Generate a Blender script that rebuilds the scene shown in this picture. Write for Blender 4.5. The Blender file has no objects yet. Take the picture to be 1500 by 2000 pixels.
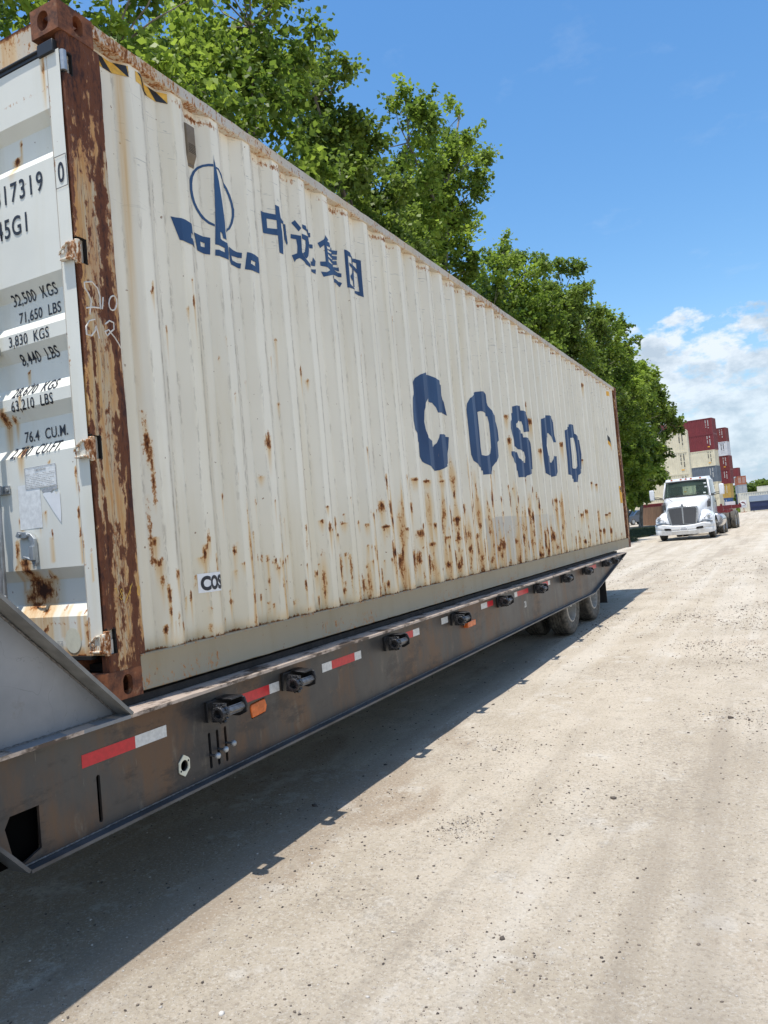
import bpy, bmesh, math, random
import numpy as np
from mathutils import Vector, Matrix, noise as mnoise
PI = math.pi
rad = math.radians
random.seed(4); np.random.seed(4)
SC = bpy.context.scene
COL = SC.collection

# ------------------------------------------------------------ camera
cd = bpy.data.cameras.new("camera"); cam = bpy.data.objects.new("camera", cd); COL.objects.link(cam)
cam.location = (2.44579, -2.22287, 0.56744)
cam.rotation_euler = (1.6035125, 0.0880036, 0.4770223)
cd.sensor_fit = 'VERTICAL'; cd.sensor_height = 32.0; cd.lens = 32.0 * 1498.01 / 2000.0
cd.clip_start = 0.05; cd.clip_end = 5000
SC.camera = cam
SC.render.resolution_x = 768; SC.render.resolution_y = 1024
SC.view_settings.view_transform = 'Standard'; SC.view_settings.look = 'None'
SC.view_settings.exposure = 0.12; SC.view_settings.gamma = 1.0
SC.view_settings.use_curve_mapping = False

# ------------------------------------------------------------ sun + sky
TO_SUN = Vector((-0.035, -0.20, 1.0)).normalized()
SUN_EL = math.asin(TO_SUN.z); SUN_AZ = math.atan2(TO_SUN.x, TO_SUN.y)
sl = bpy.data.lights.new("sun", 'SUN'); sun = bpy.data.objects.new("sun", sl); COL.objects.link(sun)
sl.energy = 5.0; sl.angle = rad(0.53); sl.color = (1.0, 0.955, 0.89)
sun.rotation_euler = TO_SUN.to_track_quat('Z', 'Y').to_euler(); sun.location = (0, 0, 60)

world = bpy.data.worlds.new("World"); SC.world = world; world.use_nodes = True
wn = world.node_tree; wn.nodes.clear()
def wnode(t, **k):
    n = wn.nodes.new(t)
    for a, b in k.items(): setattr(n, a, b)
    return n
def wmath(op, a, b=None, c=None, clamp=False):
    n = wnode('ShaderNodeMath', operation=op, use_clamp=clamp)
    for i, v in enumerate((a, b, c)):
        if v is None: continue
        if isinstance(v, (int, float)): n.inputs[i].default_value = v
        else: wn.links.new(v, n.inputs[i])
    return n.outputs[0]
sky = wnode('ShaderNodeTexSky', sky_type='NISHITA', sun_disc=False)
sky.sun_elevation = SUN_EL; sky.sun_rotation = SUN_AZ
sky.altitude = 0; sky.air_density = 1.25; sky.dust_density = 0.6; sky.ozone_density = 2.6
hs = wnode('ShaderNodeHueSaturation'); hs.inputs['Saturation'].default_value = 1.27; hs.inputs['Value'].default_value = 1.55; wn.links.new(sky.outputs[0], hs.inputs['Color'])
tc = wnode('ShaderNodeTexCoord')
sep = wnode('ShaderNodeSeparateXYZ'); wn.links.new(tc.outputs['Generated'], sep.inputs[0])
X, Y, Z = sep.outputs
zz = wmath('ADD', wmath('MAXIMUM', Z, 0.0), 0.10)
comb = wnode('ShaderNodeCombineXYZ')
wn.links.new(wmath('DIVIDE', X, zz), comb.inputs[0]); wn.links.new(wmath('DIVIDE', Y, zz), comb.inputs[1])
def wnoise(scale, detail, rough, w=0.0, vec=None):
    n = wnode('ShaderNodeTexNoise'); n.inputs['Scale'].default_value = scale
    n.inputs['Detail'].default_value = detail; n.inputs['Roughness'].default_value = rough
    mp = wnode('ShaderNodeMapping'); mp.inputs['Location'].default_value = (w, w * .7, 0)
    wn.links.new(vec or comb.outputs[0], mp.inputs[0]); wn.links.new(mp.outputs[0], n.inputs['Vector'])
    return n.outputs['Fac']
# the cumulus bank stands low over the yard to the north, with a few wisps of cirrus above it
dvec = wnode('ShaderNodeMapping'); dvec.inputs['Scale'].default_value = (1.0, 1.0, 1.7)
wn.links.new(tc.outputs['Generated'], dvec.inputs[0])
nbig = wnoise(7.5, 3, .5, 4.9, dvec.outputs[0])
nmid = wnoise(21.0, 9, .60, 5.0, dvec.outputs[0])
elev = wmath('ARCSINE', Z)
top = wmath('ADD', 0.232, wmath('MULTIPLY', X, 0.15))
env = wmath('DIVIDE', wmath('SUBTRACT', top, elev), 0.10)
env = wmath('MINIMUM', wmath('MAXIMUM', env, -2.0), 0.55)
dens = wmath('ADD', wmath('ADD', wmath('MULTIPLY', nbig, 0.9), wmath('MULTIPLY', nmid, 1.1)), wmath('MULTIPLY', env, 0.42))
cov = wmath('MULTIPLY', wmath('SUBTRACT', dens, 0.99), 7.5, clamp=True)
cir = wnoise(3.2, 7, .62, 3.1)
cirm = wmath('MULTIPLY', wmath('SUBTRACT', cir, 0.60), 1.6, clamp=True)
cov = wmath('MAXIMUM', cov, wmath('MULTIPLY', cirm, 0.5))
# unseen cumulus behind the viewer, added to give the shadows a neutral fill
sc_ = wmath('MULTIPLY', wmath('SUBTRACT', wnoise(1.7, 8, .58, 6.3), 0.47), 5.5, clamp=True)
cov = wmath('MAXIMUM', cov, wmath('MULTIPLY', sc_, wmath('MULTIPLY', wmath('SUBTRACT', -0.05, Y), 4.0, clamp=True)))
# sunlit heads, greyer flat undersides
lit = wmath('MULTIPLY', wmath('SUBTRACT', wnoise(16.0, 8, .6, 7.7, dvec.outputs[0]), .43), 2.6)
shade = wmath('MINIMUM', wmath('MAXIMUM', wmath('ADD', 0.76, lit), 0.60), 1.05)
cc = wnode('ShaderNodeCombineXYZ')
wn.links.new(wmath('ADD', wmath('MULTIPLY', shade, 6.4), .5), cc.inputs[0]); wn.links.new(wmath('ADD', wmath('MULTIPLY', shade, 5.9), 1.6), cc.inputs[1]); wn.links.new(wmath('ADD', wmath('MULTIPLY', shade, 5.2), 2.9), cc.inputs[2])
mixc = wnode('ShaderNodeMix', data_type='RGBA'); low_ = wmath('MULTIPLY', wmath('SUBTRACT', 0.19, elev, clamp=True), 2.6)
wn.links.new(wmath('MULTIPLY', cov, wmath('SUBTRACT', 0.92, low_)), mixc.inputs['Factor'])
hz_ = wnode('ShaderNodeMix', data_type='RGBA'); wn.links.new(wmath('MULTIPLY', wmath('DIVIDE', wmath('SUBTRACT', 0.24, elev), 0.24, clamp=True), .9), hz_.inputs['Factor'])
hz_.inputs['B'].default_value = (2.9, 4.5, 6.6, 1); wn.links.new(hs.outputs[0], hz_.inputs['A']); wn.links.new(hz_.outputs['Result'], mixc.inputs['A']); wn.links.new(cc.outputs[0], mixc.inputs['B'])
bg = wnode('ShaderNodeBackground'); bg.inputs['Strength'].default_value = 0.115
wn.links.new(mixc.outputs['Result'], bg.inputs['Color'])
wo = wnode('ShaderNodeOutputWorld'); wn.links.new(bg.outputs[0], wo.inputs[0])

# ------------------------------------------------------------ node helpers
class MT:
    def __init__(s, name, rough=.6, metal=0.0, spec=.5):
        s.m = bpy.data.materials.new(name); s.m.use_nodes = True
        s.nt = s.m.node_tree; s.b = s.nt.nodes['Principled BSDF']; s.out = s.nt.nodes['Material Output']
        s.b.inputs['Roughness'].default_value = rough; s.b.inputs['Metallic'].default_value = metal
        s.b.inputs['Specular IOR Level'].default_value = spec
        s.tc = s.nt.nodes.new('ShaderNodeTexCoord')
    def lk(s, a, b): s.nt.links.new(a, b)
    def n(s, t, **k):
        n = s.nt.nodes.new(t)
        for a, b in k.items(): setattr(n, a, b)
        return n
    def put(s, sock, v):
        if isinstance(v, (int, float)): sock.default_value = v
        elif isinstance(v, tuple): sock.default_value = v if len(v) == 4 or sock.type == 'VECTOR' else v + (1,)
        else: s.lk(v, sock)
    def math(s, op, a, b=None, c=None, clamp=False):
        n = s.n('ShaderNodeMath', operation=op, use_clamp=clamp)
        for i, v in enumerate((a, b, c)):
            if v is not None: s.put(n.inputs[i], v)
        return n.outputs[0]
    def noise(s, scale, detail=4, rough=.55, stretch=None, off=None, dist=0.0):
        n = s.n('ShaderNodeTexNoise'); n.inputs['Scale'].default_value = scale
        n.inputs['Detail'].default_value = detail; n.inputs['Roughness'].default_value = rough
        n.inputs['Distortion'].default_value = dist
        mp = s.n('ShaderNodeMapping'); mp.inputs['Scale'].default_value = stretch or (1, 1, 1)
        mp.inputs['Location'].default_value = off or (0, 0, 0)
        s.lk(s.tc.outputs['Object'], mp.inputs[0]); s.lk(mp.outputs[0], n.inputs['Vector'])
        return n.outputs['Fac']
    def voro(s, scale, feature='F1', stretch=None, out='Distance', rnd=1.0):
        n = s.n('ShaderNodeTexVoronoi', feature=feature); n.inputs['Scale'].default_value = scale
        n.inputs['Randomness'].default_value = rnd
        mp = s.n('ShaderNodeMapping'); mp.inputs['Scale'].default_value = stretch or (1, 1, 1)
        s.lk(s.tc.outputs['Object'], mp.inputs[0]); s.lk(mp.outputs[0], n.inputs['Vector'])
        return n.outputs[out]
    def attr(s, name):
        n = s.n('ShaderNodeAttribute'); n.attribute_name = name; return n.outputs['Fac']
    def step(s, v, lo, hi):          # smooth 0..1 between lo and hi
        n = s.n('ShaderNodeMapRange', interpolation_type='SMOOTHSTEP')
        s.put(n.inputs[0], v); n.inputs[1].default_value = lo; n.inputs[2].default_value = hi
        return n.outputs[0]
    def mix(s, f, a, b):
        n = s.n('ShaderNodeMix', data_type='RGBA'); s.put(n.inputs['Factor'], f)
        s.put(n.inputs['A'], a); s.put(n.inputs['B'], b); return n.outputs['Result']
    def bump(s, h, strength=.3, dist=.01):
        n = s.n('ShaderNodeBump'); n.inputs['Strength'].default_value = strength; n.inputs['Distance'].default_value = dist
        s.lk(h, n.inputs['Height']); s.lk(n.outputs[0], s.b.inputs['Normal'])
    def col(s, c): s.put(s.b.inputs['Base Color'], c); return s
    def rough(s, c): s.put(s.b.inputs['Roughness'], c); return s

def plain(name, c, rough=.55, metal=0.0, var=.18, scale=9.0, bump=0.0):
    m = MT(name, rough, metal)
    f = m.noise(scale, 6, .6)
    lo = tuple(x * (1 - var) for x in c); hi = tuple(min(1, x * (1 + var)) for x in c)
    m.col(m.mix(m.step(f, .3, .7), lo, hi))
    m.rough(m.math('ADD', rough - .08, m.math('MULTIPLY', m.noise(scale * 3, 4), .16)))
    if bump: m.bump(m.noise(scale * 6, 4), bump, .004)
    return m.m

def weathered(name, base, z_dirty=None, rust_bias=0.0, attrs=True, patch=False, edge=False, rough=.6, streak=True, dark=(.055, .02, .010)):
    """painted steel with rust cores, orange runs and scratches; 'rust' / 'stain' attributes say where the steel has gone"""
    m = MT(name, rough, spec=.3)
    lf = m.noise(1.3, 5, .6)
    vs = m.noise(5.0, 5, .6, stretch=(1, 1, .09), off=(3, 1, 2))
    c = m.mix(m.step(lf, .3, .7), tuple(x * .95 for x in base), tuple(min(1, x * 1.04) for x in base))
    c = m.mix(m.math('MULTIPLY', m.step(vs, .49, .68), .4), c, (base[0] * .84, base[1] * .78, base[2] * .64))
    if patch: c = m.mix(m.math('MULTIPLY', m.attr('patch'), .8), c, (.50, .505, .50))
    fine = m.noise(85, 5, .7, stretch=(1, 1, .6)); fine2 = m.noise(34, 7, .75, stretch=(1, 1, .4)); run = m.noise(75, 3, .6, stretch=(1, 1, .03))
    if edge:   # dark scratches along the bends of the corrugation
        e = m.math('MULTIPLY', m.attr('edge'), m.step(m.noise(9, 6, .7, stretch=(1, 3, .5)), .46, .58))
        sc = m.math('MULTIPLY', e, m.step(m.noise(90, 4, .7, stretch=(1, 1, .25)), .44, .56))
        c = m.mix(m.math('MULTIPLY', sc, .65), c, (.13, .085, .06))
        grime = m.math('MULTIPLY', m.attr('edge'), m.step(m.noise(2.2, 4, .6, stretch=(1, 2, .4)), .42, .7))
        c = m.mix(m.math('MULTIPLY', grime, .30), c, (.46, .38, .27))
        ln = m.math('MULTIPLY', m.attr('crease_shade'), m.math('ADD', .35, m.math('MULTIPLY', m.step(m.noise(5, 5, .7, stretch=(1, 2, .35), off=(3, 3, 9)), .40, .60), .65)))
        c = m.mix(m.math('MULTIPLY', ln, .45), c, (.26, .20, .14))  # shade line painted along each outer bend, where the slope turns out of sight
        c = m.mix(m.math('MULTIPLY', m.attr('pan'), .30), c, (.50, .45, .36))  # slopes and recesses painted darker to strengthen the shading of the corrugation
        low = m.attr('low')
        c = m.mix(m.math('MULTIPLY', low, .55), c, (.60, .49, .29))
        # long hair-line scuffs near the top of the wall
        h = m.math('MULTIPLY', m.step(m.noise(11, 3, .5, stretch=(1, .5, 5), dist=1.5), .66, .69), m.attr('high'))
        c = m.mix(m.math('MULTIPLY', h, .45), c, (.25, .25, .24))
    # sparse specks everywhere
    sp = m.step(m.noise(34, 3, .5, off=(7, 3, 1)), .725 - rust_bias, .76 - rust_bias)
    c = m.mix(m.math('MULTIPLY', sp, .8), c, (.20, .085, .03))
    if attrs:
        st = m.math('MULTIPLY', m.attr('stain'), m.math('ADD', .35, m.math('MULTIPLY', run, 1.1)), clamp=True)
        c = m.mix(m.math('MULTIPLY', m.step(st, .04, .60), .72), c, (.70, .48, .22))
        c = m.mix(m.math('MULTIPLY', m.step(st, .38, 1.0), .7), c, (.50, .225, .065))
        r = m.math('ADD', m.attr('rust'), m.math('ADD', m.math('MULTIPLY', m.math('SUBTRACT', fine, .5), 1.5), m.math('MULTIPLY', m.math('SUBTRACT', fine2, .5), 2.2)))
        halo = m.step(r, .30, .46); core = m.step(r, .46, .70); dk = m.step(r, .70, 1.05)
        gate = m.step(m.attr('rust'), .03, .12)
        c = m.mix(m.math('MULTIPLY', m.math('MULTIPLY', halo, gate), .85), c, (.44, .19, .055))
        c = m.mix(m.math('MULTIPLY', core, gate), c, (.19, .065, .022))
        c = m.mix(m.math('MULTIPLY', dk, gate), c, dark)
        m.rough(m.math('ADD', rough, m.math('MULTIPLY', m.math('MULTIPLY', halo, gate), .35)))
        m.bump(m.math('ADD', m.math('MULTIPLY', fine, .25), m.math('MULTIPLY', m.math('MULTIPLY', core, gate), 1.0)), .35, .0015)
    m.col(c)
    return m.m

def rusty_post(name, top_rust=True, flat=False):
    """the corner post: flaking ochre and cream paint over dark rust, all running down"""
    m = MT(name, .75)
    a = m.noise(20, 6, .65, stretch=(1, 1, .09)); b = m.noise(9, 7, .7, stretch=(1, 1, .22), off=(4, 2, 8)); f = m.noise(70, 5, .7, stretch=(1, 1, .35))
    c = m.mix(m.step(a, .42, .56), (.56, .33, .12), (.53, .42, .26))
    c = m.mix(m.math('MULTIPLY', m.step(m.noise(34, 5, .7, stretch=(1, 1, .06), off=(1, 9, 3)), .43, .60), .9), c, (.50, .235, .06))
    c = m.mix(m.math('MULTIPLY', m.math('MULTIPLY', m.attr('grey'), m.step(b, .40, .62)), .7), c, (.45, .40, .30))
    v = m.math('ADD', m.math('ADD', m.math('MULTIPLY', b, 1.35), m.math('MULTIPLY', f, .55)), m.math('ADD', m.math('MULTIPLY', m.noise(38, 4, .6, stretch=(1, 1, .45), off=(9, 9, 2)), .7), m.math('SUBTRACT', m.attr('rust'), .605)))
    ck = m.math('ABSOLUTE', m.math('SUBTRACT', m.noise(26, 5, .6, stretch=(1, 1, .07), off=(6, 2, 2), dist=.4), .5))
    c = m.mix(m.math('MULTIPLY', m.math('LESS_THAN', ck, .012), .7), c, (.16, .07, .03))
    c = m.mix(m.step(v, .80, .85), c, (.36, .15, .045))
    c = m.mix(m.step(v, .855, .90), c, (.135, .043, .016))
    c = m.mix(m.math('MULTIPLY', m.step(v, .98, 1.25), m.step(f, .35, .55)), c, (.045, .015, .010))
    m.col(c)
    m.rough(m.math('ADD', .5, m.math('MULTIPLY', m.step(v, .8, 1.0), .4)))
    m.bump(m.math('ADD', m.math('MULTIPLY', m.step(v, .84, .96), -1.0), m.math('MULTIPLY', f, .8)), .8, .004)
    return m.m

def casting_mat(name):
    m = MT(name, .85)
    b = m.noise(14, 7, .7); f = m.noise(120, 4, .7)
    c = m.mix(m.step(b, .35, .62), (.075, .028, .015), (.24, .085, .034))
    c = m.mix(m.math('MULTIPLY', m.step(m.noise(18, 5, .6, off=(3, 3, 3)), .60, .70), .7), c, (.36, .22, .12))
    m.col(c); m.bump(m.math('ADD', b, m.math('MULTIPLY', f, .5)), .6, .003)
    return m.m

M = {}
M['wall'] = weathered('container_side_paint', (.86, .80, .655), patch=True, edge=True)
M['door'] = weathered('container_door_paint', (.73, .72, .64), rust_bias=.01)
M['rail'] = weathered('rail_paint', (.54, .50, .43), rust_bias=.07)
M['lowrail'] = weathered('bottom_rail_paint', (.31, .27, .19), rust_bias=.02)
M['post'] = rusty_post('rusted_post'); M['casting'] = casting_mat('rusted_casting')
M['blue'] = None
def blue_paint():
    m = MT('faded_blue_paint', .5)
    c = m.mix(m.step(m.noise(5, 5, .6, stretch=(1, 1, .2)), .3, .7), (.011, .045, .125), (.024, .075, .175))
    sc = m.step(m.noise(60, 6, .7, stretch=(1, 1, .15)), .66, .72)
    c = m.mix(m.math('MULTIPLY', sc, .6), c, (.30, .20, .13))
    m.col(c); return m.m
M['blue'] = blue_paint()
M['black'] = plain('black_lettering', (.018, .02, .028), .5, var=.3, scale=30)
M['rubber'] = plain('rubber_gasket', (.018, .018, .018), .45)
M['dark'] = plain('dark_opening', (.012, .010, .009), .9)
M['galv'] = plain('galvanised_steel', (.40, .42, .43), .42, .55, .15, 25, .1)
M['white'] = plain('white_label', (.80, .80, .79), .5, var=.05)
M['label'] = plain('aged_label', (.76, .76, .73), .5, var=.12, scale=40)
M['greypaint'] = plain('greyed_label_print', (.36, .37, .38), .6, var=.3, scale=60)
M['cream'] = plain('faded_cream_sticker', (.68, .66, .52), .5, var=.08, scale=30)
M['yellow'] = plain('yellow_label', (.78, .40, .04), .5, var=.1)
M['tapeyel'] = plain('hazard_tape_yellow', (.72, .42, .06), .5, var=.2, scale=30)
M['chalk'] = plain('chalk', (.66, .62, .56), .9, var=.2, scale=60)
M['red'] = plain('red_reflective_tape', (.52, .018, .026), .35, var=.12, scale=40)
M['silver'] = plain('white_reflective_tape', (.60, .60, .57), .35, var=.12, scale=60)
M['ventm'] = plain('brown_vent_cover', (.17, .13, .085), .55, var=.12, scale=20)
M['amber'] = plain('amber_lens', (.62, .13, .02), .25, var=.25, scale=25)
M['tyre'] = None
def beam_mat():
    m = MT('weathered_beam_steel', .42, .25)
    a = m.noise(1.6, 6, .6, stretch=(1, 1, .7)); b = m.noise(3.2, 6, .65, stretch=(1, 1, .35), off=(2, 5, 1)); f = m.noise(60, 5, .7)
    c = m.mix(m.step(a, .3, .7), (.036, .036, .038), (.080, .076, .070))
    c = m.mix(m.math('MULTIPLY', m.step(b, .44, .64), .8), c, (.13, .070, .034))
    c = m.mix(m.math('MULTIPLY', m.step(m.noise(7, 6, .7, stretch=(1, 1, .3), off=(8, 1, 1)), .58, .72), .6), c, (.17, .15, .12))
    c = m.mix(m.math('MULTIPLY', m.step(m.noise(30, 5, .6, stretch=(1, 1, .5), off=(1, 7, 1)), .70, .78), .5), c, (.26, .25, .23))
    g_ = m.noise(2.4, 7, .75, stretch=(1, .6, 1.6), off=(3, 3, 3))
    c = m.mix(m.math('MULTIPLY', m.step(g_, .52, .62), .65), c, (.022, .022, .024))
    c = m.mix(m.math('MULTIPLY', m.step(m.noise(13, 7, .75, stretch=(1, .5, 1), off=(6, 6, 6)), .62, .70), .45), c, (.20, .115, .06))
    c = m.mix(m.math('MULTIPLY', m.step(m.noise(55, 4, .7, stretch=(1, 1, .12), off=(2, 2, 7)), .66, .73), .35), c, (.25, .23, .20))
    m.col(c); m.rough(m.math('ADD', .28, m.math('MULTIPLY', b, .35))); m.bump(m.math('ADD', f, m.math('MULTIPLY', g_, 2.0)), .2, .0015)
    return m.m
M['beam'] = beam_mat()
def flange_mat():
    m = MT('worn_flange_steel', .5, .3)
    b = m.noise(8, 7, .7, stretch=(1, .5, 1)); 
    c = m.mix(m.step(b, .40, .52), (.09, .065, .05), (.50, .41, .34))
    m.col(c); m.bump(m.noise(40, 5), .3, .002); return m.m
M['flange'] = flange_mat()
M['lowflange'] = plain('bottom_flange_steel', (.075, .082, .092), .38, .35, .35, 6)
def goose_mat():
    m = MT('grey_primer_plate', .42, .15)
    c = m.mix(m.step(m.noise(2.2, 6, .6), .3, .7), (.19, .20, .21), (.28, .285, .29))
    c = m.mix(m.math('MULTIPLY', m.step(m.noise(5, 7, .7, off=(4, 4, 4)), .60, .72), .5), c, (.14, .115, .095))
    k = m.math('ABSOLUTE', m.math('SUBTRACT', m.noise(3.2, 4, .5, off=(1, 2, 8), dist=1.2), .5))
    c = m.mix(m.math('MULTIPLY', m.math('LESS_THAN', k, .0014), .3), c, (.06, .06, .06))
    c = m.mix(m.math('MULTIPLY', m.step(m.noise(45, 5, .7), .68, .74), .6), c, (.38, .38, .37))
    m.col(c); m.rough(m.math('ADD', .32, m.math('MULTIPLY', m.noise(7, 5, .6), .3))); m.bump(m.noise(60, 4), .15, .002); return m.m
M['goose'] = goose_mat()
M['gooseedge'] = plain('grey_primer_edge', (.20, .195, .18), .5, .1, .2, 12)
M['deck'] = plain('dirty_deck', (.022, .018, .015), .85, var=.4, scale=14, bump=.3)
M['winch'] = plain('black_winch_steel', (.022, .023, .026), .38, .35, .45, 60, .2)
M['weld'] = plain('weld_bead', (.16, .15, .14), .4, .5, .4, 90, .5)
M['winchcap'] = plain('greased_winch_cap', (.055, .056, .060), .28, .6, .6, 70, .3); M['void'] = MT('black_void', 1.0, spec=0.0).col((.004, .004, .004)).m
M['winchw'] = plain('worn_winch_edge', (.16, .16, .165), .35, .7, .3, 40)
def tyre_mat():
    m = MT('tyre_rubber', .8)
    f = m.noise(18, 5, .6)
    c = m.mix(m.step(f, .35, .7), (.050, .046, .040), (.15, .135, .11)); m.col(c); m.bump(m.noise(90, 3), .2, .002); return m.m
M['tyre'] = tyre_mat()
M['rim'] = plain('dusty_rim', (.46, .44, .40), .5, .2, .2, 14)

# ------------------------------------------------------------ mesh builder
def frame_of(d):
    d = Vector(d).normalized(); u = Vector((0, 0, 1)) if abs(d.z) < .9 else Vector((1, 0, 0))
    a = d.cross(u).normalized(); return a, d.cross(a).normalized()
class MB:
    def __init__(s): s.v = []; s.f = []; s.mi = []
    def add(s, vs, fs, m=0):
        o = len(s.v); s.v += [tuple(v) for v in vs]; s.f += [tuple(i + o for i in f) for f in fs]; s.mi += [m] * len(fs); return s
    def box(s, a, b, m=0):
        x0, y0, z0 = (min(a[i], b[i]) for i in range(3)); x1, y1, z1 = (max(a[i], b[i]) for i in range(3))
        return s.add([(x0, y0, z0), (x1, y0, z0), (x1, y1, z0), (x0, y1, z0), (x0, y0, z1), (x1, y0, z1), (x1, y1, z1), (x0, y1, z1)],
                     [(0, 3, 2, 1), (4, 5, 6, 7), (0, 1, 5, 4), (1, 2, 6, 5), (2, 3, 7, 6), (3, 0, 4, 7)], m)
    def obox(s, c, dx, dy, dz, R=None, m=0):
        R = R or Matrix.Identity(3); c = Vector(c)
        P = [c + R @ Vector((sx * dx / 2, sy * dy / 2, sz * dz / 2)) for sz in (-1, 1) for sx, sy in ((-1, -1), (1, -1), (1, 1), (-1, 1))]
        return s.add(P, [(0, 3, 2, 1), (4, 5, 6, 7), (0, 1, 5, 4), (1, 2, 6, 5), (2, 3, 7, 6), (3, 0, 4, 7)], m)
    def prism(s, poly, axis, a, b, m=0):
        """poly in the two other axes (in x,y,z order), extruded along axis from a to b"""
        def P(u, v, w):
            l = [u, v]; l.insert(axis, w); return tuple(l)
        n = len(poly)
        vs = [P(u, v, a) for u, v in poly] + [P(u, v, b) for u, v in poly]
        fs = [tuple(range(n)), tuple(range(2 * n - 1, n - 1, -1))] + [(i, i + n, (i + 1) % n + n, (i + 1) % n) for i in range(n)]
        return s.add(vs, fs, m)
    def cyl(s, p0, p1, r0, r1=None, n=16, m=0, caps=True):
        r1 = r0 if r1 is None else r1; p0 = Vector(p0); p1 = Vector(p1); a, b = frame_of(p1 - p0)
        vs = [p0 + (a * math.cos(t) + b * math.sin(t)) * r0 for t in [2 * PI * i / n for i in range(n)]]
        vs += [p1 + (a * math.cos(t) + b * math.sin(t)) * r1 for t in [2 * PI * i / n for i in range(n)]]
        fs = [(i, (i + 1) % n, (i + 1) % n + n, i + n) for i in range(n)]
        if caps: fs += [tuple(range(n - 1, -1, -1)), tuple(range(n, 2 * n))]
        return s.add(vs, fs, m)
    def tube(s, pts, r, n=8, m=0):
        pts = [Vector(p) for p in pts]; rs = r if isinstance(r, (list, tuple)) else [r] * len(pts); vs = []; fs = []
        a = None
        for k, p in enumerate(pts):
            d = (pts[min(k + 1, len(pts) - 1)] - pts[max(k - 1, 0)]).normalized()
            if a is None: a, _ = frame_of(d)
            a = (a - d * a.dot(d)).normalized(); b = d.cross(a)
            vs += [p + (a * math.cos(2 * PI * i / n) + b * math.sin(2 * PI * i / n)) * rs[k] for i in range(n)]
        for k in range(len(pts) - 1):
            fs += [(k * n + i, k * n + (i + 1) % n, (k + 1) * n + (i + 1) % n, (k + 1) * n + i) for i in range(n)]
        fs += [tuple(range(n - 1, -1, -1)), tuple(range((len(pts) - 1) * n, len(pts) * n))]
        return s.add(vs, fs, m)
    def lathe(s, prof, c, axis, n=32, m=0, closed=False):
        """prof: (radius, height along axis)"""
        c = Vector(c); d = Vector(axis).normalized(); a, b = frame_of(d); vs = []; fs = []
        for r, h in prof:
            vs += [c + d * h + (a * math.cos(2 * PI * i / n) + b * math.sin(2 * PI * i / n)) * r for i in range(n)]
        K = len(prof); R = K if closed else K - 1
        for k in range(R):
            k2 = (k + 1) % K
            fs += [(k * n + i, k * n + (i + 1) % n, k2 * n + (i + 1) % n, k2 * n + i) for i in range(n)]
        return s.add(vs, fs, m)
    def loft(s, rings, m=0, caps=True):
        n = len(rings[0]); vs = [p for r in rings for p in r]; fs = []
        for k in range(len(rings) - 1):
            fs += [(k * n + i, k * n + (i + 1) % n, (k + 1) * n + (i + 1) % n, (k + 1) * n + i) for i in range(n)]
        if caps: fs += [tuple(range(n - 1, -1, -1)), tuple(range((len(rings) - 1) * n, len(rings) * n))]
        return s.add(vs, fs, m)
    def build(s, name, mats, parent=None, bevel=0, smooth=35, recalc=True, segs=2):
        me = bpy.data.meshes.new(name)
        off = ROOTS.get(parent.name, Vector((0, 0, 0))) if parent else Vector((0, 0, 0))
        me.from_pydata([(x - off.x, y - off.y, z - off.z) for x, y, z in s.v], [], s.f)
        mats = mats if isinstance(mats, (list, tuple)) else [mats]
        for q in mats: me.materials.append(q)
        me.polygons.foreach_set('material_index', s.mi)
        if recalc:
            bm = bmesh.new(); bm.from_mesh(me); bmesh.ops.recalc_face_normals(bm, faces=bm.faces[:]); bm.to_mesh(me); bm.free()
        if smooth:
            me.polygons.foreach_set('use_smooth', [True] * len(me.polygons)); me.set_sharp_from_angle(angle=rad(smooth))
        me.update()
        o = bpy.data.objects.new(name, me); COL.objects.link(o); o.parent = parent
        if parent: ROOTS[o.name] = off
        if bevel:
            b = o.modifiers.new('bevel', 'BEVEL'); b.width = bevel; b.segments = segs; b.limit_method = 'ANGLE'; b.angle_limit = rad(40); b.harden_normals = False
        return o
ROOTS = {}
def tag(o, label=None, cat=None, group=None, kind=None):
    if label: o['label'] = label
    if cat: o['category'] = cat
    if group: o['group'] = group
    if kind: o['kind'] = kind
    return o
def empty(name, loc, label=None, cat=None, group=None, rz=0):
    """a thing: its parts are written in world coordinates and shifted to the empty (rz only turns finished things)"""
    o = bpy.data.objects.new(name, None); COL.objects.link(o); o.location = loc; o.rotation_euler.z = rz
    o.empty_display_size = .3; ROOTS[o.name] = Vector(loc); return tag(o, label, cat, group)
def copy_tree(o, parent=None):
    c = o.copy(); COL.objects.link(c); c.parent = parent
    ROOTS[c.name] = ROOTS.get(o.name, Vector((0, 0, 0)))
    for ch in list(o.children): copy_tree(ch, c)
    return c
def boolean_cut(o, cutters):
    for mb in cutters:
        c = mb.build('tmp_cut', [], None, smooth=0)
        md = o.modifiers.new('cut', 'BOOLEAN'); md.operation = 'DIFFERENCE'; md.solver = 'EXACT'; md.object = c
        if o.parent: c.location = -ROOTS[o.parent.name] if False else (0, 0, 0)
        # cutter lives in world space, target may be parented
        bpy.context.view_layer.update()
        dg = bpy.context.evaluated_depsgraph_get(); me = bpy.data.meshes.new_from_object(o.evaluated_get(dg))
        o.modifiers.remove(md); old = o.data; o.data = me; me.name = o.name; bpy.data.objects.remove(c)
        bpy.data.meshes.remove(old)
    o.data.polygons.foreach_set('use_smooth', [True] * len(o.data.polygons)); o.data.set_sharp_from_angle(angle=rad(35))
def set_attr(me, name, vals):
    a = me.attributes.new(name, 'FLOAT', 'POINT'); a.data.foreach_set('value', np.asarray(vals, dtype=np.float32))

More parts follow.
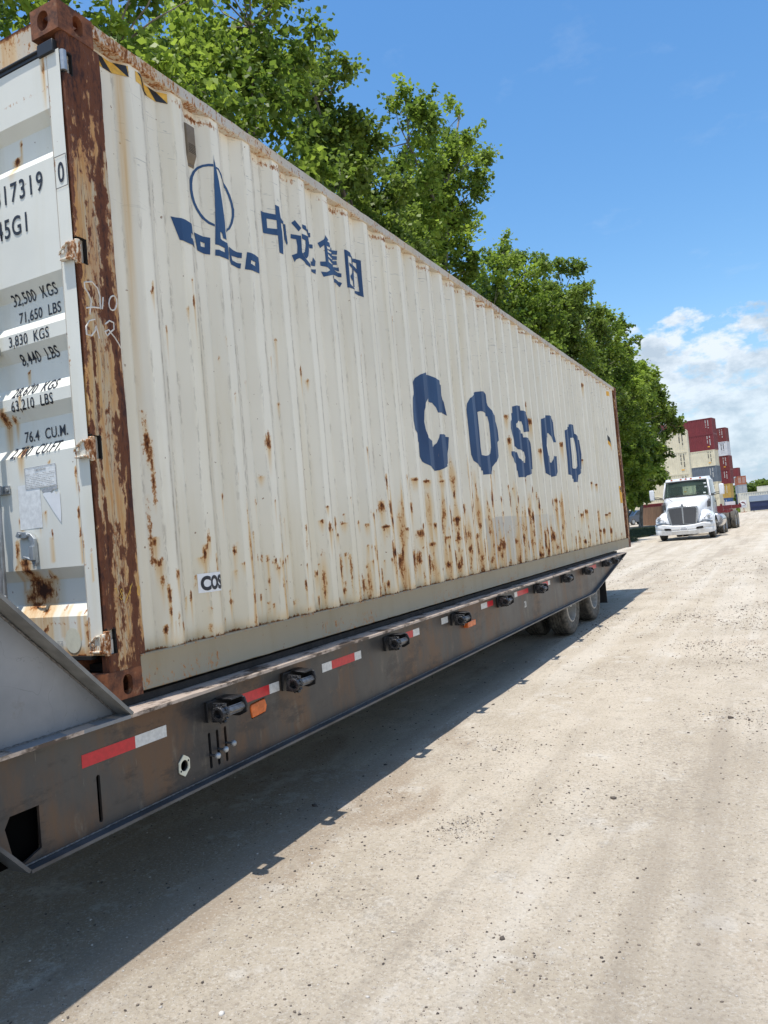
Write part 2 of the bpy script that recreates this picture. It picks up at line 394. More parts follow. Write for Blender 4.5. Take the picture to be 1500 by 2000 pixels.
def outline_mesh(loops):
    """2-D loops (even-odd holes) -> triangulated bmesh lying in XY"""
    cu = bpy.data.curves.new('tmp', 'CURVE'); cu.dimensions = '2D'; cu.fill_mode = 'BOTH'
    for lp in loops:
        sp = cu.splines.new('POLY'); sp.points.add(len(lp) - 1)
        for i, (u, v) in enumerate(lp): sp.points[i].co = (u, v, 0, 1)
        sp.use_cyclic_u = True
    ob = bpy.data.objects.new('tmp', cu); COL.objects.link(ob); bpy.context.view_layer.update()
    me = bpy.data.meshes.new_from_object(ob.evaluated_get(bpy.context.evaluated_depsgraph_get()))
    bm = bmesh.new(); bm.from_mesh(me); bpy.data.objects.remove(ob); bpy.data.curves.remove(cu); bpy.data.meshes.remove(me)
    return bm
def text_mesh(s, size, width=1.0, bold=0.0, align='LEFT', spacing=1.0, shear=0.0):
    cu = bpy.data.curves.new('tmp', 'FONT'); cu.body = s; cu.size = size; cu.align_x = align; cu.offset = bold
    cu.space_character = spacing; cu.shear = shear; cu.resolution_u = 4; cu.fill_mode = 'BOTH'
    ob = bpy.data.objects.new('tmp', cu); COL.objects.link(ob); bpy.context.view_layer.update()
    me = bpy.data.meshes.new_from_object(ob.evaluated_get(bpy.context.evaluated_depsgraph_get()))
    bm = bmesh.new(); bm.from_mesh(me); bpy.data.objects.remove(ob); bpy.data.curves.remove(cu); bpy.data.meshes.remove(me)
    for v in bm.verts: v.co.x *= width
    return bm
def drape(bm, name, mapper, mat, parent, cuts_u=(), cuts_v=()):
    """paint marks: cut the flat outline at the bends of the sheet, then lay it on the sheet with mapper(u, v)"""
    for axis, cuts in ((0, cuts_u), (1, cuts_v)):
        lo = min(v.co[axis] for v in bm.verts); hi = max(v.co[axis] for v in bm.verts)
        for c in cuts:
            if lo < c < hi:
                co = [0, 0, 0]; no = [0, 0, 0]; co[axis] = c; no[axis] = 1
                bmesh.ops.bisect_plane(bm, geom=bm.verts[:] + bm.edges[:] + bm.faces[:], dist=1e-6, plane_co=co, plane_no=no)
    off = ROOTS.get(parent.name, Vector((0, 0, 0))) if parent else Vector((0, 0, 0))
    for v in bm.verts: v.co = Vector(mapper(v.co.x, v.co.y)) - off
    me = bpy.data.meshes.new(name); bm.to_mesh(me); bm.free(); me.materials.append(mat)
    o = bpy.data.objects.new(name, me); COL.objects.link(o); o.parent = parent
    if parent: ROOTS[o.name] = off
    return o
def shift(bm, du, dv):
    for v in bm.verts: v.co.x += du; v.co.y += dv
    return bm
def rect(u0, v0, u1, v1): return [(u0, v0), (u1, v0), (u1, v1), (u0, v1)]
DEC={"ring":[[[0.959,2.589],[0.933,2.585],[0.905,2.574],[0.877,2.555],[0.842,2.519],[0.82,2.484],[0.803,2.444],[0.79,2.401],[0.812,2.378],[0.824,2.347],[0.842,2.32],[0.868,2.298],[0.891,2.28],[0.911,2.263],[0.939,2.253],[0.94,2.266],[0.918,2.275],[0.899,2.29],[0.884,2.311],[0.859,2.333],[0.841,2.359],[0.832,2.389],[0.828,2.42],[0.831,2.453],[0.841,2.489],[0.861,2.521],[0.888,2.549],[0.909,2.563],[0.932,2.571],[0.958,2.575]],[[0.977,2.584],[1.002,2.583],[1.014,2.567],[1.032,2.547],[1.091,2.554],[1.117,2.534],[1.142,2.502],[1.158,2.465],[1.164,2.429],[1.161,2.39],[1.143,2.346],[1.114,2.304],[1.048,2.259],[1.019,2.255],[1.103,2.31],[1.125,2.346],[1.141,2.387],[1.144,2.422],[1.137,2.458],[1.121,2.49],[1.099,2.523],[1.054,2.53],[1.019,2.536],[1.007,2.561],[0.995,2.573],[0.976,2.575]]],"emblem":[[[0.967,2.65],[0.967,2.622],[0.977,2.584],[0.993,2.512],[1.007,2.403],[1.016,2.3],[1.015,2.248],[1.018,2.205],[0.992,2.205],[0.985,2.231],[0.97,2.233],[0.97,2.197],[0.98,2.192],[1.019,2.189],[1.059,2.187],[1.07,2.158],[1.032,2.1],[0.974,2.099],[0.93,2.099],[0.933,2.131],[0.956,2.132],[0.998,2.131],[0.998,2.155],[0.959,2.156],[0.934,2.158],[0.942,2.27],[0.946,2.343],[0.951,2.467],[0.96,2.565]],[[0.628,2.208],[0.647,2.206],[0.67,2.206],[0.701,2.208],[0.735,2.204],[0.753,2.201],[0.77,2.154],[0.737,2.152],[0.736,2.128],[0.777,2.125],[0.791,2.101],[0.732,2.094],[0.698,2.094],[0.659,2.096]],[[0.814,2.192],[0.855,2.191],[0.888,2.192],[0.914,2.19],[0.908,2.101],[0.891,2.101],[0.86,2.101],[0.829,2.103]],[[0.856,2.158],[0.887,2.159],[0.886,2.136],[0.858,2.133]],[[1.093,2.202],[1.126,2.193],[1.156,2.192],[1.184,2.191],[1.181,2.161],[1.158,2.161],[1.107,2.157],[1.113,2.133],[1.148,2.13],[1.176,2.131],[1.171,2.102],[1.138,2.104],[1.101,2.107],[1.092,2.127]],[[1.209,2.199],[1.228,2.197],[1.264,2.196],[1.294,2.189],[1.297,2.151],[1.293,2.098],[1.244,2.098],[1.214,2.1],[1.192,2.101]],[[1.226,2.155],[1.263,2.154],[1.258,2.129],[1.224,2.135]]],"hanzi":[[[1.421,2.513],[1.468,2.509],[1.507,2.507],[1.509,2.543],[1.509,2.567],[1.549,2.568],[1.552,2.538],[1.557,2.506],[1.555,2.464],[1.56,2.421],[1.56,2.362],[1.553,2.283],[1.515,2.282],[1.513,2.329],[1.513,2.383],[1.457,2.384],[1.425,2.385],[1.423,2.446]],[[1.456,2.475],[1.512,2.473],[1.511,2.421],[1.456,2.419]],[[1.749,2.561],[1.782,2.516],[1.766,2.492],[1.727,2.54]],[[1.719,2.469],[1.777,2.467],[1.776,2.411],[1.775,2.363],[1.794,2.334],[1.85,2.308],[1.848,2.286],[1.796,2.293],[1.767,2.32],[1.757,2.324],[1.737,2.312],[1.728,2.295],[1.715,2.336],[1.747,2.353],[1.751,2.398],[1.747,2.44],[1.717,2.442]],[[1.792,2.542],[1.835,2.547],[1.841,2.527],[1.954,2.55],[1.951,2.521],[1.852,2.49],[1.84,2.512],[1.793,2.518]],[[1.783,2.48],[1.852,2.485],[1.855,2.452],[1.972,2.48],[1.969,2.454],[1.851,2.422],[1.844,2.382],[1.836,2.356],[1.811,2.332],[1.786,2.337],[1.778,2.355],[1.8,2.374],[1.813,2.411],[1.816,2.447],[1.781,2.449]],[[1.963,2.394],[1.992,2.378],[1.978,2.34],[1.931,2.331],[1.931,2.36],[1.948,2.361]],[[1.854,2.287],[1.987,2.322],[1.977,2.288],[1.933,2.291]],[[2.072,2.561],[2.104,2.539],[2.088,2.526],[2.116,2.525],[2.12,2.494],[2.077,2.493],[2.08,2.476],[2.12,2.478],[2.125,2.495],[2.281,2.531],[2.277,2.502],[2.125,2.465],[2.083,2.47],[2.083,2.453],[2.126,2.454],[2.127,2.459],[2.276,2.492],[2.273,2.465],[2.123,2.427],[2.084,2.445],[2.085,2.423],[2.125,2.417],[2.271,2.457],[2.27,2.431],[2.125,2.39],[2.083,2.413],[2.084,2.388],[2.124,2.383],[2.282,2.415],[2.282,2.389],[2.227,2.384],[2.247,2.381],[2.296,2.375],[2.294,2.349],[2.221,2.348],[2.083,2.298],[2.033,2.28],[2.02,2.313],[2.056,2.314],[2.099,2.338],[2.054,2.349],[2.02,2.352],[2.02,2.379],[2.055,2.384],[2.054,2.493],[2.027,2.469],[2.014,2.5],[2.055,2.53]],[[2.128,2.31],[2.237,2.324],[2.295,2.31],[2.279,2.28],[2.233,2.297],[2.127,2.29]],[[2.326,2.545],[2.392,2.541],[2.403,2.518],[2.545,2.551],[2.584,2.545],[2.583,2.443],[2.584,2.28],[2.557,2.288],[2.499,2.291],[2.4,2.288],[2.327,2.282],[2.326,2.423]],[[2.357,2.51],[2.407,2.508],[2.551,2.52],[2.551,2.466],[2.557,2.318],[2.412,2.296],[2.357,2.314],[2.357,2.403]]],"hanzi_b":[[[1.557,2.506],[1.571,2.492],[1.669,2.513],[1.67,2.467],[1.678,2.4],[1.668,2.384],[1.649,2.41],[1.579,2.427],[1.576,2.473],[1.556,2.473]],[[2.403,2.513],[2.497,2.494],[2.552,2.477],[2.548,2.445],[2.502,2.461],[2.496,2.336],[2.4,2.301],[2.396,2.361],[2.386,2.34],[2.367,2.369],[2.401,2.401],[2.402,2.433],[2.369,2.443],[2.368,2.466],[2.403,2.458]]],"C":[[[3.516,1.875],[3.664,1.885],[3.697,1.874],[3.744,1.857],[3.931,1.838],[3.925,1.747],[3.95,1.69],[3.967,1.57],[3.934,1.587],[3.722,1.568],[3.708,1.611],[3.677,1.651],[3.524,1.665],[3.467,1.621],[3.441,1.553],[3.431,1.464],[3.439,1.397],[3.459,1.336],[3.635,1.276],[3.687,1.312],[3.711,1.357],[3.719,1.385],[3.933,1.402],[3.933,1.387],[3.967,1.382],[3.954,1.295],[3.94,1.236],[3.927,1.152],[3.731,1.097],[3.689,1.083],[3.522,1.067],[3.467,1.098],[3.398,1.133],[3.349,1.181],[3.354,1.296],[3.212,1.377],[3.196,1.45],[3.202,1.537],[3.222,1.636],[3.347,1.785],[3.394,1.824],[3.435,1.851]]],"O":[[[4.786,1.887],[5.054,1.92],[5.069,1.896],[5.072,1.813],[5.08,1.782],[5.112,1.745],[5.166,1.701],[5.331,1.647],[5.345,1.562],[5.346,1.456],[5.179,1.266],[5.103,1.208],[5.066,1.168],[5.05,1.094],[4.784,1.081],[4.784,1.121],[4.602,1.145],[4.524,1.203],[4.506,1.261],[4.503,1.363],[4.502,1.524],[4.5,1.684],[4.512,1.742],[4.547,1.794],[4.636,1.836]],[[4.787,1.691],[4.816,1.7],[4.91,1.688],[5.066,1.676],[5.077,1.607],[5.078,1.504],[5.074,1.367],[5.058,1.299],[4.829,1.263],[4.789,1.273],[4.785,1.349],[4.788,1.515]]],"S":[[[5.905,1.868],[5.963,1.882],[6.188,1.909],[6.191,1.856],[6.45,1.835],[6.465,1.764],[6.466,1.638],[6.205,1.608],[6.202,1.684],[6.189,1.731],[5.984,1.714],[5.934,1.679],[5.933,1.64],[6.006,1.612],[6.189,1.592],[6.192,1.549],[6.453,1.543],[6.467,1.499],[6.468,1.37],[6.462,1.202],[6.298,1.138],[6.194,1.115],[6.17,1.093],[5.901,1.088],[5.895,1.161],[5.694,1.243],[5.657,1.317],[5.658,1.357],[5.909,1.365],[5.926,1.301],[5.973,1.269],[6.184,1.26],[6.194,1.322],[6.183,1.388],[6.02,1.384],[5.922,1.397],[5.901,1.423],[5.741,1.496],[5.683,1.604],[5.701,1.68],[5.902,1.801]]],"C2":[[[7.296,1.913],[7.565,1.907],[7.584,1.847],[7.584,1.696],[7.602,1.59],[7.395,1.592],[7.341,1.644],[7.301,1.689],[7.115,1.612],[7.067,1.508],[7.105,1.395],[7.306,1.311],[7.338,1.35],[7.381,1.399],[7.591,1.41],[7.586,1.319],[7.583,1.207],[7.566,1.17],[7.303,1.135],[7.069,1.143],[7.016,1.173],[7.009,1.331],[7.008,1.509],[7.011,1.652],[7.021,1.838]]],"O2":[[[8.422,1.899],[8.696,1.919],[8.701,1.793],[8.754,1.769],[8.977,1.722],[8.985,1.62],[8.993,1.509],[8.968,1.299],[8.706,1.2],[8.686,1.102],[8.417,1.093],[8.417,1.139],[8.14,1.191],[8.147,1.424],[8.146,1.621],[8.149,1.792],[8.419,1.868]],[[8.429,1.71],[8.685,1.731],[8.699,1.652],[8.707,1.511],[8.702,1.329],[8.684,1.296],[8.437,1.28],[8.42,1.293],[8.427,1.479],[8.426,1.6]]],"stamps":[[0.352,0.636,3,4],[0.365,0.539,3,4],[0.373,0.462,1.5,5],[0.458,0.485,2,4],[0.397,0.382,1,14],[0.544,0.364,1,2],[0.581,0.372,1.5,4],[0.396,0.321,1,4],[0.689,0.635,2.5,3],[0.669,0.599,2,3],[0.644,0.548,3,0.7],[0.624,0.457,1.5,2],[0.737,0.512,1,11],[0.906,0.458,1.5,1.5],[0.947,0.497,1.5,1.5],[0.872,0.31,1.8,3],[1.106,0.626,1,7],[0.91,0.563,1,2],[1.224,0.487,1.5,3],[1.291,0.473,1.5,3],[1.247,0.448,3,2],[1.283,0.36,1,8],[1.123,0.304,1.2,4],[1.431,0.241,1.5,3],[1.554,0.664,1.5,3],[1.529,0.446,1,3],[1.505,0.339,1.2,6],[1.757,0.696,3,1.5],[1.821,0.656,3,6],[2.029,0.679,3.5,1.5],[1.979,0.606,2,1.5],[1.985,0.394,2.2,16],[1.999,0.251,2.5,3],[1.7,0.385,2,3],[1.693,0.221,2,6],[2.254,0.259,3.5,10],[2.32,0.66,3,2],[2.404,0.721,3,4],[2.296,0.38,1.5,3],[2.338,0.41,2,3],[2.584,0.642,3,1.5],[2.533,0.292,1.5,10],[2.579,0.239,2,4],[2.652,0.461,3,12],[0.368,0.242,1.5,4],[0.447,0.284,1,6],[0.473,0.233,1.5,5],[2.598,0.641,5,1.5],[2.666,0.771,3,10],[2.677,0.682,3,8],[2.674,0.453,5,6],[2.83,0.356,4,14],[2.913,0.611,4,2],[3.151,0.99,5,2],[3.411,0.983,5,2],[3.702,0.99,4,2],[3.101,0.772,2,8],[3.168,0.569,6,5],[3.082,0.378,4,14],[3.13,0.374,3,9],[3.353,0.318,5,14],[3.408,0.477,5,3],[3.204,0.629,2,4],[3.45,0.623,3,4],[3.973,0.664,6,4],[3.796,0.673,3,14],[3.719,0.519,5,2],[3.973,0.502,4,4],[3.924,0.338,3,12],[3.698,0.291,4,5],[4.207,0.542,2,14],[4.219,0.765,2,8],[4.484,0.384,3,14],[4.491,0.499,3,5],[4.883,0.843,4,14],[5.151,0.844,3,5],[5.437,0.845,3,14],[5.417,0.974,3,4],[5.712,0.846,3,8],[5.635,1.731,4,4],[6.487,1.752,6,6],[5.65,1.474,4,6],[6.783,1.426,5,5],[7.882,1.575,5,6],[6.277,0.949,3,6],[5.193,0.701,6,3],[5.127,0.382,7,8],[5.064,0.352,4,6],[5.613,0.398,3,6],[6.179,0.711,3,8],[6.227,0.648,3,12],[6.509,0.767,3,8],[6.462,0.204,10,5],[6.735,0.304,4,8],[7.048,0.395,7,10],[7.109,0.808,4,9],[7.329,0.831,4,5],[7.118,0.26,4,6],[8.69,0.634,6,4],[8.988,0.68,6,6],[8.72,0.254,5,6],[8.997,1.429,5,2],[9.527,1.106,4,3],[9.827,1.084,4,3],[10.392,0.607,12,2],[10.66,0.632,8,2],[9.826,0.368,4,4],[10.101,0.359,5,8],[10.66,0.34,5,8],[9.537,2.597,4,5],[1.25,1.149,4,9],[1.434,1.382,1.5,3],[1.704,1.617,1.5,6],[1.743,1.557,2,1],[0.723,1.803,1.2,6],[0.674,1.766,1.5,1.5],[0.989,1.378,1,1],[1.189,0.957,3,1],[2.643,0.961,2,10],[2.579,0.781,3,8],[2.26,0.681,2,2],[1.961,0.688,2,8],[1.811,0.783,3,1],[1.549,0.574,1,8],[0.66,0.567,1,6],[0.445,1.809,1,4],[0.436,1.783,1.2,1.5],[0.946,1.668,0.8,5],[1.406,1.645,0.6,3],[0.518,0.793,0.8,1.5]],"chalk":[[[0.031,1.722],[0.033,1.697],[0.05,1.676],[0.061,1.648],[0.048,1.59]],[[0.034,1.722],[0.072,1.733],[0.099,1.714],[0.108,1.682],[0.106,1.625]],[[0.03,1.613],[0.069,1.625],[0.105,1.63]],[[0.124,1.68],[0.115,1.627]],[[0.199,1.672],[0.194,1.655],[0.185,1.641],[0.174,1.635],[0.164,1.637],[0.157,1.647],[0.156,1.662],[0.161,1.679],[0.169,1.693],[0.18,1.7],[0.191,1.698],[0.197,1.688],[0.199,1.672]],[[0.073,1.575],[0.043,1.563],[0.023,1.534],[0.023,1.501],[0.05,1.501],[0.07,1.527],[0.074,1.548],[0.083,1.519],[0.088,1.497]],[[0.123,1.564],[0.151,1.586],[0.173,1.582],[0.173,1.554],[0.13,1.516],[0.12,1.532],[0.143,1.545],[0.174,1.519],[0.207,1.479]]],"chalk2":[[[0.069,0.453],[0.079,0.456],[0.08,0.431]],[[0.105,0.45],[0.114,0.438],[0.091,0.416],[0.101,0.404],[0.111,0.417],[0.098,0.44],[0.105,0.45]],[[0.164,0.465],[0.121,0.388]],[[0.153,0.459],[0.148,0.424]],[[0.212,0.432],[0.209,0.422],[0.205,0.415],[0.2,0.412],[0.195,0.416],[0.193,0.423],[0.192,0.434],[0.195,0.444],[0.199,0.451],[0.204,0.453],[0.209,0.45],[0.211,0.442],[0.212,0.432]]]}
# ============================================================ the big container
P = .278; XO, XI = -.009, -.053
def cphase(y): return (y - .745) % P
def corr(y):
    if y < .30 or y > 12.0: return XI if y < .262 else XI
    u = cphase(y)
    if u < .068: return XO + (XI - XO) * u / .068
    if u < .138: return XI
    if u < .206: return XI + (XO - XI) * (u - .138) / .068
    return XO
def dent(y, z):
    return .0030 * mnoise.noise(Vector((y * 1.7, z * 1.9, 3.1))) + .0035 * mnoise.noise(Vector((y * .55, z * .8, 9.1)))
def side_x(y, z): return corr(y) + dent(y, z)
BREAKS = sorted({round(.745 + P * k + d, 4) for k in range(-3, 42) for d in (0, .068, .138, .206)})
BREAKS = [b for b in BREAKS if .20 < b < 12.02]
def side_map(off=.0022): return lambda y, z: (side_x(y, z) + off, y, z)

CT = empty('shipping_container', (-1.219, 6.0, 0.0), 'rusty off-white forty foot container with big blue lettering, loaded on the black trailer', 'shipping container')

def gridmesh(name, us, vs, fn, mat, parent, skip=None):
    off = ROOTS[parent.name]; nu, nv = len(us), len(vs)
    co = [tuple(Vector(fn(u, v)) - off) for v in vs for u in us]
    fs = [(j * nu + i, j * nu + i + 1, (j + 1) * nu + i + 1, (j + 1) * nu + i) for j in range(nv - 1) for i in range(nu - 1)
          if not (skip and skip((us[i] + us[i + 1]) / 2, (vs[j] + vs[j + 1]) / 2))]
    me = bpy.data.meshes.new(name); me.from_pydata(co, [], fs); me.materials.append(mat)
    me.polygons.foreach_set('use_smooth', [True] * len(fs)); me.set_sharp_from_angle(angle=rad(28)); me.update()
    o = bpy.data.objects.new(name, me); COL.objects.link(o); o.parent = parent; ROOTS[o.name] = off
    return o
def subdiv(bps, step):
    out = [bps[0]]
    for a, b in zip(bps, bps[1:]):
        n = max(1, round((b - a) / step)); out += [a + (b - a) * (i + 1) / n for i in range(n)]
    return out

# --- the long wall towards the lane, with its rust written as attributes
us = subdiv([.205] + BREAKS + [12.02], .0125)
vs = subdiv([.150, 1.25], .012)[:-1] + subdiv([1.25, 2.842], .022)
wall = gridmesh('side_wall', us, vs, side_x and (lambda y, z: (side_x(y, z), y, z)), M['wall'], CT)
U, V_ = np.meshgrid(np.array(us), np.array(vs))
rust = np.zeros_like(U); stain = np.zeros_like(U)
def stamp(y, z, w, h, k=1.0, run=4.0, rk=.9):
    """a chip of rust w x h cm at (y, z) with the run it has left below"""
    global rust, stain
    w *= .01; h *= .01
    i0, i1 = np.searchsorted(us, [y - w * 3.5, y + w * 3.5]); j0, j1 = np.searchsorted(vs, [z - h * (run + 2) - .06, z + h * 3 + .02])
    if i1 <= i0 or j1 <= j0: return
    u = U[j0:j1, i0:i1] - y; v = V_[j0:j1, i0:i1] - z
    g = np.exp(-(u / (w * .62)) ** 2 - (v / (h * .62)) ** 2 * 1.0) * k
    rust[j0:j1, i0:i1] = np.maximum(rust[j0:j1, i0:i1], g)
    L_ = h * run + .05
    t = np.clip(-v / L_, 0, 1)
    s = np.exp(-(u / (w * (.75 - .3 * t))) ** 2) * np.where(v < h * .5, 1, 0) * (1 - t) ** 1.0 * (v > -L_) * rk
    stain[j0:j1, i0:i1] = np.maximum(stain[j0:j1, i0:i1], s * min(1, k))
for y, z, w, h in DEC['stamps']:
    f = .85 if y < 2.5 else 1.0
    stamp(y, z, w * f, h * f, .95, 2.6 if h > 6 else 4.0)
rg = random.Random(11)
for k in range(2, 40):
    e = .745 + P * k
    dens = math.exp(-((e - 5.6) / 3.6) ** 2)
    for dy in (-.01, .150, .175, .205):
        for _ in range(3):
            if rg.random() < .36 * dens + .06:
                z = rg.uniform(.17, .30 + .75 * dens * rg.random()); tall = rg.random() < .48
                stamp(e + dy + rg.uniform(-.012, .012), z, rg.uniform(.6, 1.5), rg.uniform(6, 16) if tall else rg.uniform(1.0, 3), rg.uniform(.65, .95), 2.2 if tall else 5)
    if rg.random() < dens * .9: stamp(e + rg.uniform(0, .27), rg.uniform(.6, 1.25), rg.uniform(.8, 1.8), rg.uniform(2, 9), .8, 4)
for _ in range(26): stamp(rg.uniform(.4, 7), rg.uniform(.7, 2.4), rg.uniform(.4, .9), rg.uniform(1.5, 5), rg.uniform(.6, .9), rg.choice((6, 9)), .8)
for _ in range(75): stamp(rg.uniform(.40, 2.8), rg.uniform(.17, .85), rg.uniform(.5, 1.3), rg.uniform(.8, 4), rg.uniform(.6, .95), rg.choice((3, 6, 9)), .9)
for _ in range(90): stamp(rg.uniform(.4, 11.8), rg.uniform(.25, 2.6), rg.uniform(.4, .9), rg.uniform(.4, 1.2), .8, rg.choice((2, 8, 14)), .6)
# long runs that start at a chip and eat their way down the bends to the bottom rail
for k in range(1, 39):
    e = .745 + P * k; dn = max(math.exp(-((e - 4.6) / 3.6) ** 2), .55 * (e < 3))
    for dy, pr, wm in ((.166, .95, 1.3), (.190, .60, .8), (-.012, .75, .8), (.225, .35, .7)):
        if rg.random() > pr * dn + .03: continue
        zt = .34 + rg.random() ** 1.1 * (.30 + .80 * dn); c0 = e + dy; w = rg.uniform(.007, .015) * wm * .9; f1, f2, p1 = rg.uniform(8, 18), rg.uniform(25, 50), rg.uniform(0, 6)
        i0, i1 = np.searchsorted(us, [c0 - .07, c0 + .07]); u = U[:, i0:i1] - c0 - .006 * np.sin(V_[:, i0:i1] * 6 + p1); v = V_[:, i0:i1]
        ww = w * (.75 + .45 * np.sin(v * f1 + p1)) + .002; on = np.clip((zt - v) / .22, 0, 1) ** .7
        rust[:, i0:i1] = np.maximum(rust[:, i0:i1], np.exp(-(u / ww) ** 2) * on * np.clip(.34 + .34 * np.sin(v * f2 + p1 * 2) * np.sin(v * f1), 0, .75) * rg.uniform(.8, 1.4))
        stain[:, i0:i1] = np.maximum(stain[:, i0:i1], np.exp(-(u / (ww * 1.9)) ** 2) * on * rg.uniform(.55, 1.05))
# the old flake beside the near post and the long orange run down the first pan
for z in np.arange(.82, 1.24, .02):
    c = .358 + .012 * math.sin(z * 9); wd = 2.6 * max(.15, 1 - abs(z - 1.07) / .26)
    stamp(c, z, wd, 3.2, .85, 1.5, .6)
for z in np.arange(.55, .84, .02): stamp(.338, z, .8, 3, .7, 2, .5)
band = np.exp(-((U - (.338 + .012 * (V_ - 1.3))) / .020) ** 2) * np.clip((V_ - .6) / 1.6, .15, 1) * (U < .5)
stain = np.maximum(stain, band * .62)
rust = np.maximum(rust, np.exp(-((V_ - 2.80) / .018) ** 2) * .50 * (np.sin(U * 9) * .5 + .6))     # under the top rail
rust = np.maximum(rust, np.exp(-((V_ - .158) / .012) ** 2) * .75)
stain = np.maximum(stain, np.exp(-((V_ - .17) / .05) ** 2) * .45)
for k in range(0, 40):        # pale yellow runs down the bends
    e = .745 + P * k + (0, .07, .138)[k % 3]; a_ = rg.uniform(.15, .45) * (.5 + .5 * math.exp(-((e - 5) / 4) ** 2)); zt = rg.uniform(.5, 1.6)
    stain = np.maximum(stain, np.exp(-((U - e) / rg.uniform(.008, .02)) ** 2) * np.clip((zt - V_) / .5, 0, 1) * a_)
ph = (U - .745) % P; edge = np.zeros_like(U)
for d in (0, .068, .138, .206, P):
    edge = np.maximum(edge, np.exp(-((ph - d) / .0075) ** 2) * (1.0 if d in (0, P, .068) else .6))
set_attr(wall.data, 'rust', rust.ravel()); set_attr(wall.data, 'stain', stain.ravel()); set_attr(wall.data, 'edge', edge.ravel())
set_attr(wall.data, 'crease_shade', (np.exp(-(np.minimum(ph, P - ph) / .0055) ** 2)).ravel())
pan = np.where(ph < .068, .9, np.where(ph < .138, .25, np.where(ph < .206, .75, 0)))  # painted shading: how far each slope and recess is darkened
set_attr(wall.data, 'pan', pan.ravel())
set_attr(wall.data, 'low', (np.clip((.95 - V_) / .8, 0, 1) * .8 * np.clip((U - .2) / .4, .5, 1)).ravel())
set_attr(wall.data, 'high', np.clip((V_ - 2.0) / .4, 0, 1).ravel())
patch = (U > 4.62) * (U < 7.6) * (V_ < .665 + .01 * np.sin(U * 5)) * np.clip(1.15 - (U - 4.6) / 3.0, 0, 1)
set_attr(wall.data, 'patch', patch.astype(float).ravel())

# --- the other faces
def corr_sheet(name, L0, L1, z0, z1, at, mat, parent, sgn=-1):
    us2 = [L0] + [b for b in BREAKS if L0 < b < L1] + [L1]
    return gridmesh(name, us2, [z0, z1], lambda y, z: (at - sgn * (corr(y) + .012) * -1, y, z), mat, parent)
mb = MB()
yy = [.2] + BREAKS + [12.02]
for a, b in zip(yy, yy[1:]):
    x0, x1 = -2.438 - corr(a), -2.438 - corr(b)
    mb.add([(x0, a, .15), (x1, b, .15), (x1, b, 2.842), (x0, a, 2.842)], [(0, 1, 2, 3)])
mb.build('side_wall', M['rail'], CT)
mb = MB(); n = 58
rp = []
for i in range(n * 4 + 1):
    y = .18 + 11.84 * i / (n * 4); rp.append((y, 2.872 + (0, .012, .012, 0)[i % 4]))
for (a, za), (b, zb) in zip(rp, rp[1:]): mb.add([(-2.40, a, za), (-.055, a, za), (-.055, b, zb), (-2.40, b, zb)], [(0, 1, 2, 3)])
mb.build('roof', M['rail'], CT)
MB().box((-2.39, 12.10, .15), (-.05, 12.15, 2.84)).build('end_wall', M['rail'], CT)
fl = MB().box((-2.38, .05, .10), (-.06, 12.14, .148))
for i in range(24): fl.box((-2.38, .4 + i * .49, .012), (-.062, .46 + i * .49, .10))
fl.build('floor', M['dark'], CT)

# rails
def rail(name, secs, y0, y1, mat, at=None):
    """secs: closed section in x,z; swept along y with small knocks"""
    ys = subdiv([y0, y1], .05); g = MB(); rings = []
    for y in ys:
        k = .0018 * mnoise.noise(Vector((y * 3, 1, 4))) + .0022 * mnoise.noise(Vector((y * 9, 5, 2)))
        rings.append([(x + k, y, z + k) for x, z in secs])
    g.loft(rings); return g.build(name, mat, CT)
def attr_rail(o, fn_r, fn_s):
    n = len(o.data.vertices); co = np.empty(n * 3, dtype=np.float32); o.data.vertices.foreach_get('co', co); co = co.reshape(-1, 3)
    of = ROOTS[o.name]; y = co[:, 1] + of.y; z = co[:, 2] + of.z; x = co[:, 0] + of.x
    set_attr(o.data, 'rust', fn_r(x, y, z)); set_attr(o.data, 'stain', fn_s(x, y, z))
tr = rail('top_rail', [(-.056, 2.836), (-.002, 2.836), (.002, 2.840), (.002, 2.892), (-.002, 2.896), (-.056, 2.896)], .178, 12.014, M['rail'])
attr_rail(tr, lambda x, y, z: .12 + .10 * np.sin(y * 2.1) * np.sin(y * .73 + 1) + .22 * np.exp(-((y - .2) / .35) ** 2) + .12 * (z < 2.845), lambda x, y, z: .12 + .2 * np.sin(y * 3.3) ** 4)
br = rail('bottom_rail', [(-.05, .012), (.004, .012), (.006, .016), (.002, .026), (.002, .150), (.006, .158), (.004, .164), (-.05, .160)], .178, 12.014, M['lowrail'])
attr_rail(br, lambda x, y, z: .20 * (z > .152) + .2 * (z < .03) * (np.sin(y * 4) > .2), lambda x, y, z: .08 + 0 * y)
for x0 in (-2.438,):
    rail('top_rail', [(x0, 2.836), (x0 + .056, 2.836), (x0 + .056, 2.896), (x0, 2.896)], .178, 12.014, M['rail'])
    rail('bottom_rail', [(x0, .012), (x0 + .05, .012), (x0 + .05, .160), (x0, .160)], .178, 12.014, M['lowrail'])

